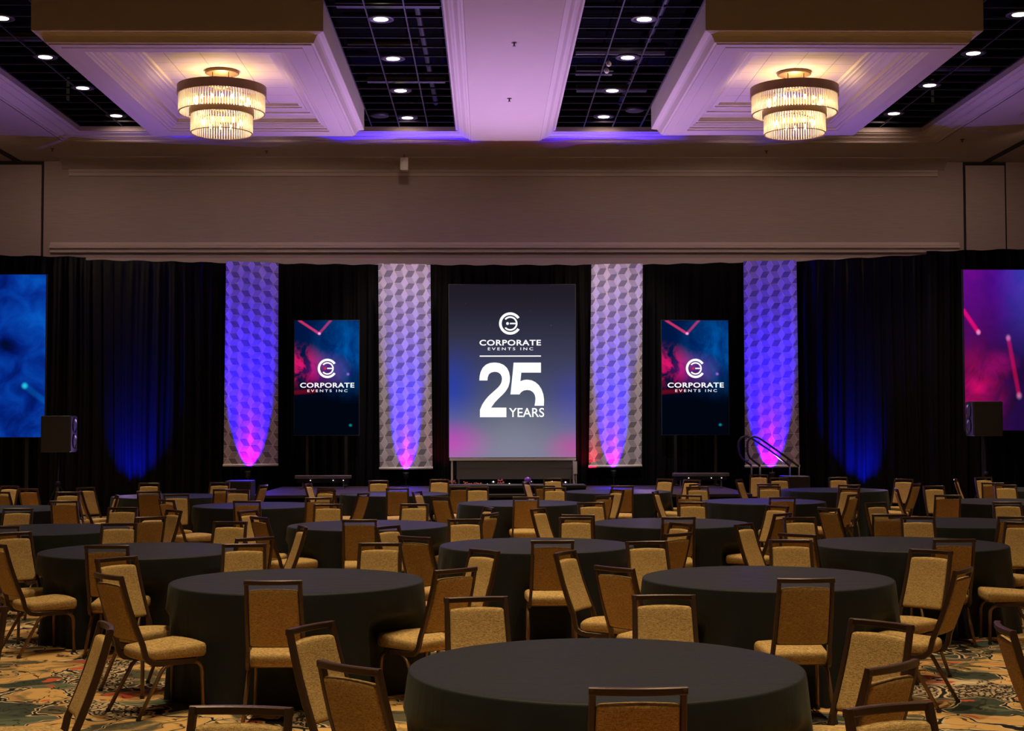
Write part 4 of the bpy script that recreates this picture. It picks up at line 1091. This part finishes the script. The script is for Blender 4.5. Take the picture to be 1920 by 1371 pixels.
for i in order:
    c, a, t, key = chair_pos[i]
    aa = (a + 180) % 360 - 180
    view = 'facing the camera' if abs(aa) < 40 else ('seen from behind' if abs(aa) > 148 else ('turned to the right' if aa > 0 else 'turned to the left'))
    if key in CUSTOM or t == 0: labels[i] = CUSTOM[key]; continue
    p = at_z(key[0], key[1], RAIL_Z)
    dx, dy = p.x - TC[t][0], p.y - TC[t][1]
    s = round(math.degrees(math.atan2(dx, dy)) / 30) % 12
    for d in (0, 1, -1, 2, -2):
        if (t, (s + d) % 12) not in taken: s = (s + d) % 12; break
    else: print('LABEL CLASH', key)
    taken.add((t, s))
    labels[i] = 'tan chair %s, %s the %s table' % (view, SECT[s], TB[t][2])
for i, (c, a, t, key) in enumerate(chair_pos):
    o = proto if first else copy_tree(proto); first = False
    o.location = (c.x, c.y, 0); o.rotation_euler = (0, 0, R(a))
    tag(o, labels[i], 'chair', 'banquet chairs around the tables')

# ------------------------------------------------------------------ tablecloths, pressed in where a chair stands against them
def inchair(x, y):
    for c, a, t, key in chair_pos:
        dx, dy = x - c.x, y - c.y
        if dx * dx + dy * dy > 0.4: continue
        ca, sa = math.cos(R(a)), math.sin(R(a))
        lx, ly = dx * ca + dy * sa, -dx * sa + dy * ca
        if abs(lx) < 0.235 and -0.25 < ly < 0.30: return True
    return False
for k, (cx, cy) in TC.items():
    rnd = random.Random(k * 13)
    SEG = 180
    lim = []
    for j in range(SEG):
        th = 2 * PI * j / SEG; r = 0.40; L = 1.2
        while r < 1.06:
            if inchair(cx + r * math.cos(th), cy + r * math.sin(th)): L = r - 0.01; break
            r += 0.01
        lim.append(L)
    lim2 = [min(lim[(j + d) % SEG] + 0.016 * abs(d) ** 1.3 for d in range(-5, 6)) for j in range(SEG)]
    nf = rnd.choice((17, 19, 21, 23)); ph = rnd.uniform(0, 6); ph2 = rnd.uniform(0, 6)
    prof = [(0.0, TH + 0.006), (0.3, TH + 0.006), (0.6, TH + 0.006), (0.86, TH + 0.006), (0.900, TH + 0.006), (0.9085, TH + 0.0045), (0.9135, TH + 0.0005), (0.9155, TH - 0.006), (0.9165, TH - 0.014)]
    zs = [TH - 0.03, TH - 0.06, 0.66, 0.60, 0.57, 0.54, 0.515, 0.49, 0.46, 0.42, 0.36, 0.28, 0.20, 0.12, 0.06, 0.002]
    rings = []
    for r, z in prof: rings.append([(r * math.cos(2 * PI * j / SEG), r * math.sin(2 * PI * j / SEG), z) for j in range(SEG)])
    for z in zs:
        d = (TH - z) / TH; g = []
        for j in range(SEG):
            th = 2 * PI * j / SEG
            fold = (0.5 + 0.5 * math.sin(nf * th + ph + 1.7 * math.sin(3 * th + ph2))) ** 1.6 * (0.65 + 0.35 * math.sin(5 * th + ph2))
            r = 0.917 + 0.060 * d + 0.075 * fold * d ** 1.2
            u = min(1.0, max(0.0, (0.585 - z) / 0.09))
            l = lim2[j]
            if l < r: r = r + (l - r) * u
            g.append((r * math.cos(th), r * math.sin(th), z))
        rings.append(g)
    b = MB(); vs = [v for g in rings for v in g]; fs = []
    for i in range(len(rings) - 1):
        for j in range(SEG):
            q = (i * SEG + j, i * SEG + (j + 1) % SEG, (i + 1) * SEG + (j + 1) % SEG, (i + 1) * SEG + j)
            fs.append(q)
    b.add(vs, fs)
    o = b.build('tablecloth', M['cloth'], smooth=True); o.location = (cx, cy, 0)
    tag(o, 'black floor-length cloth over the round %s table' % TB[k][2], 'tablecloth', 'black cloths on the round tables')
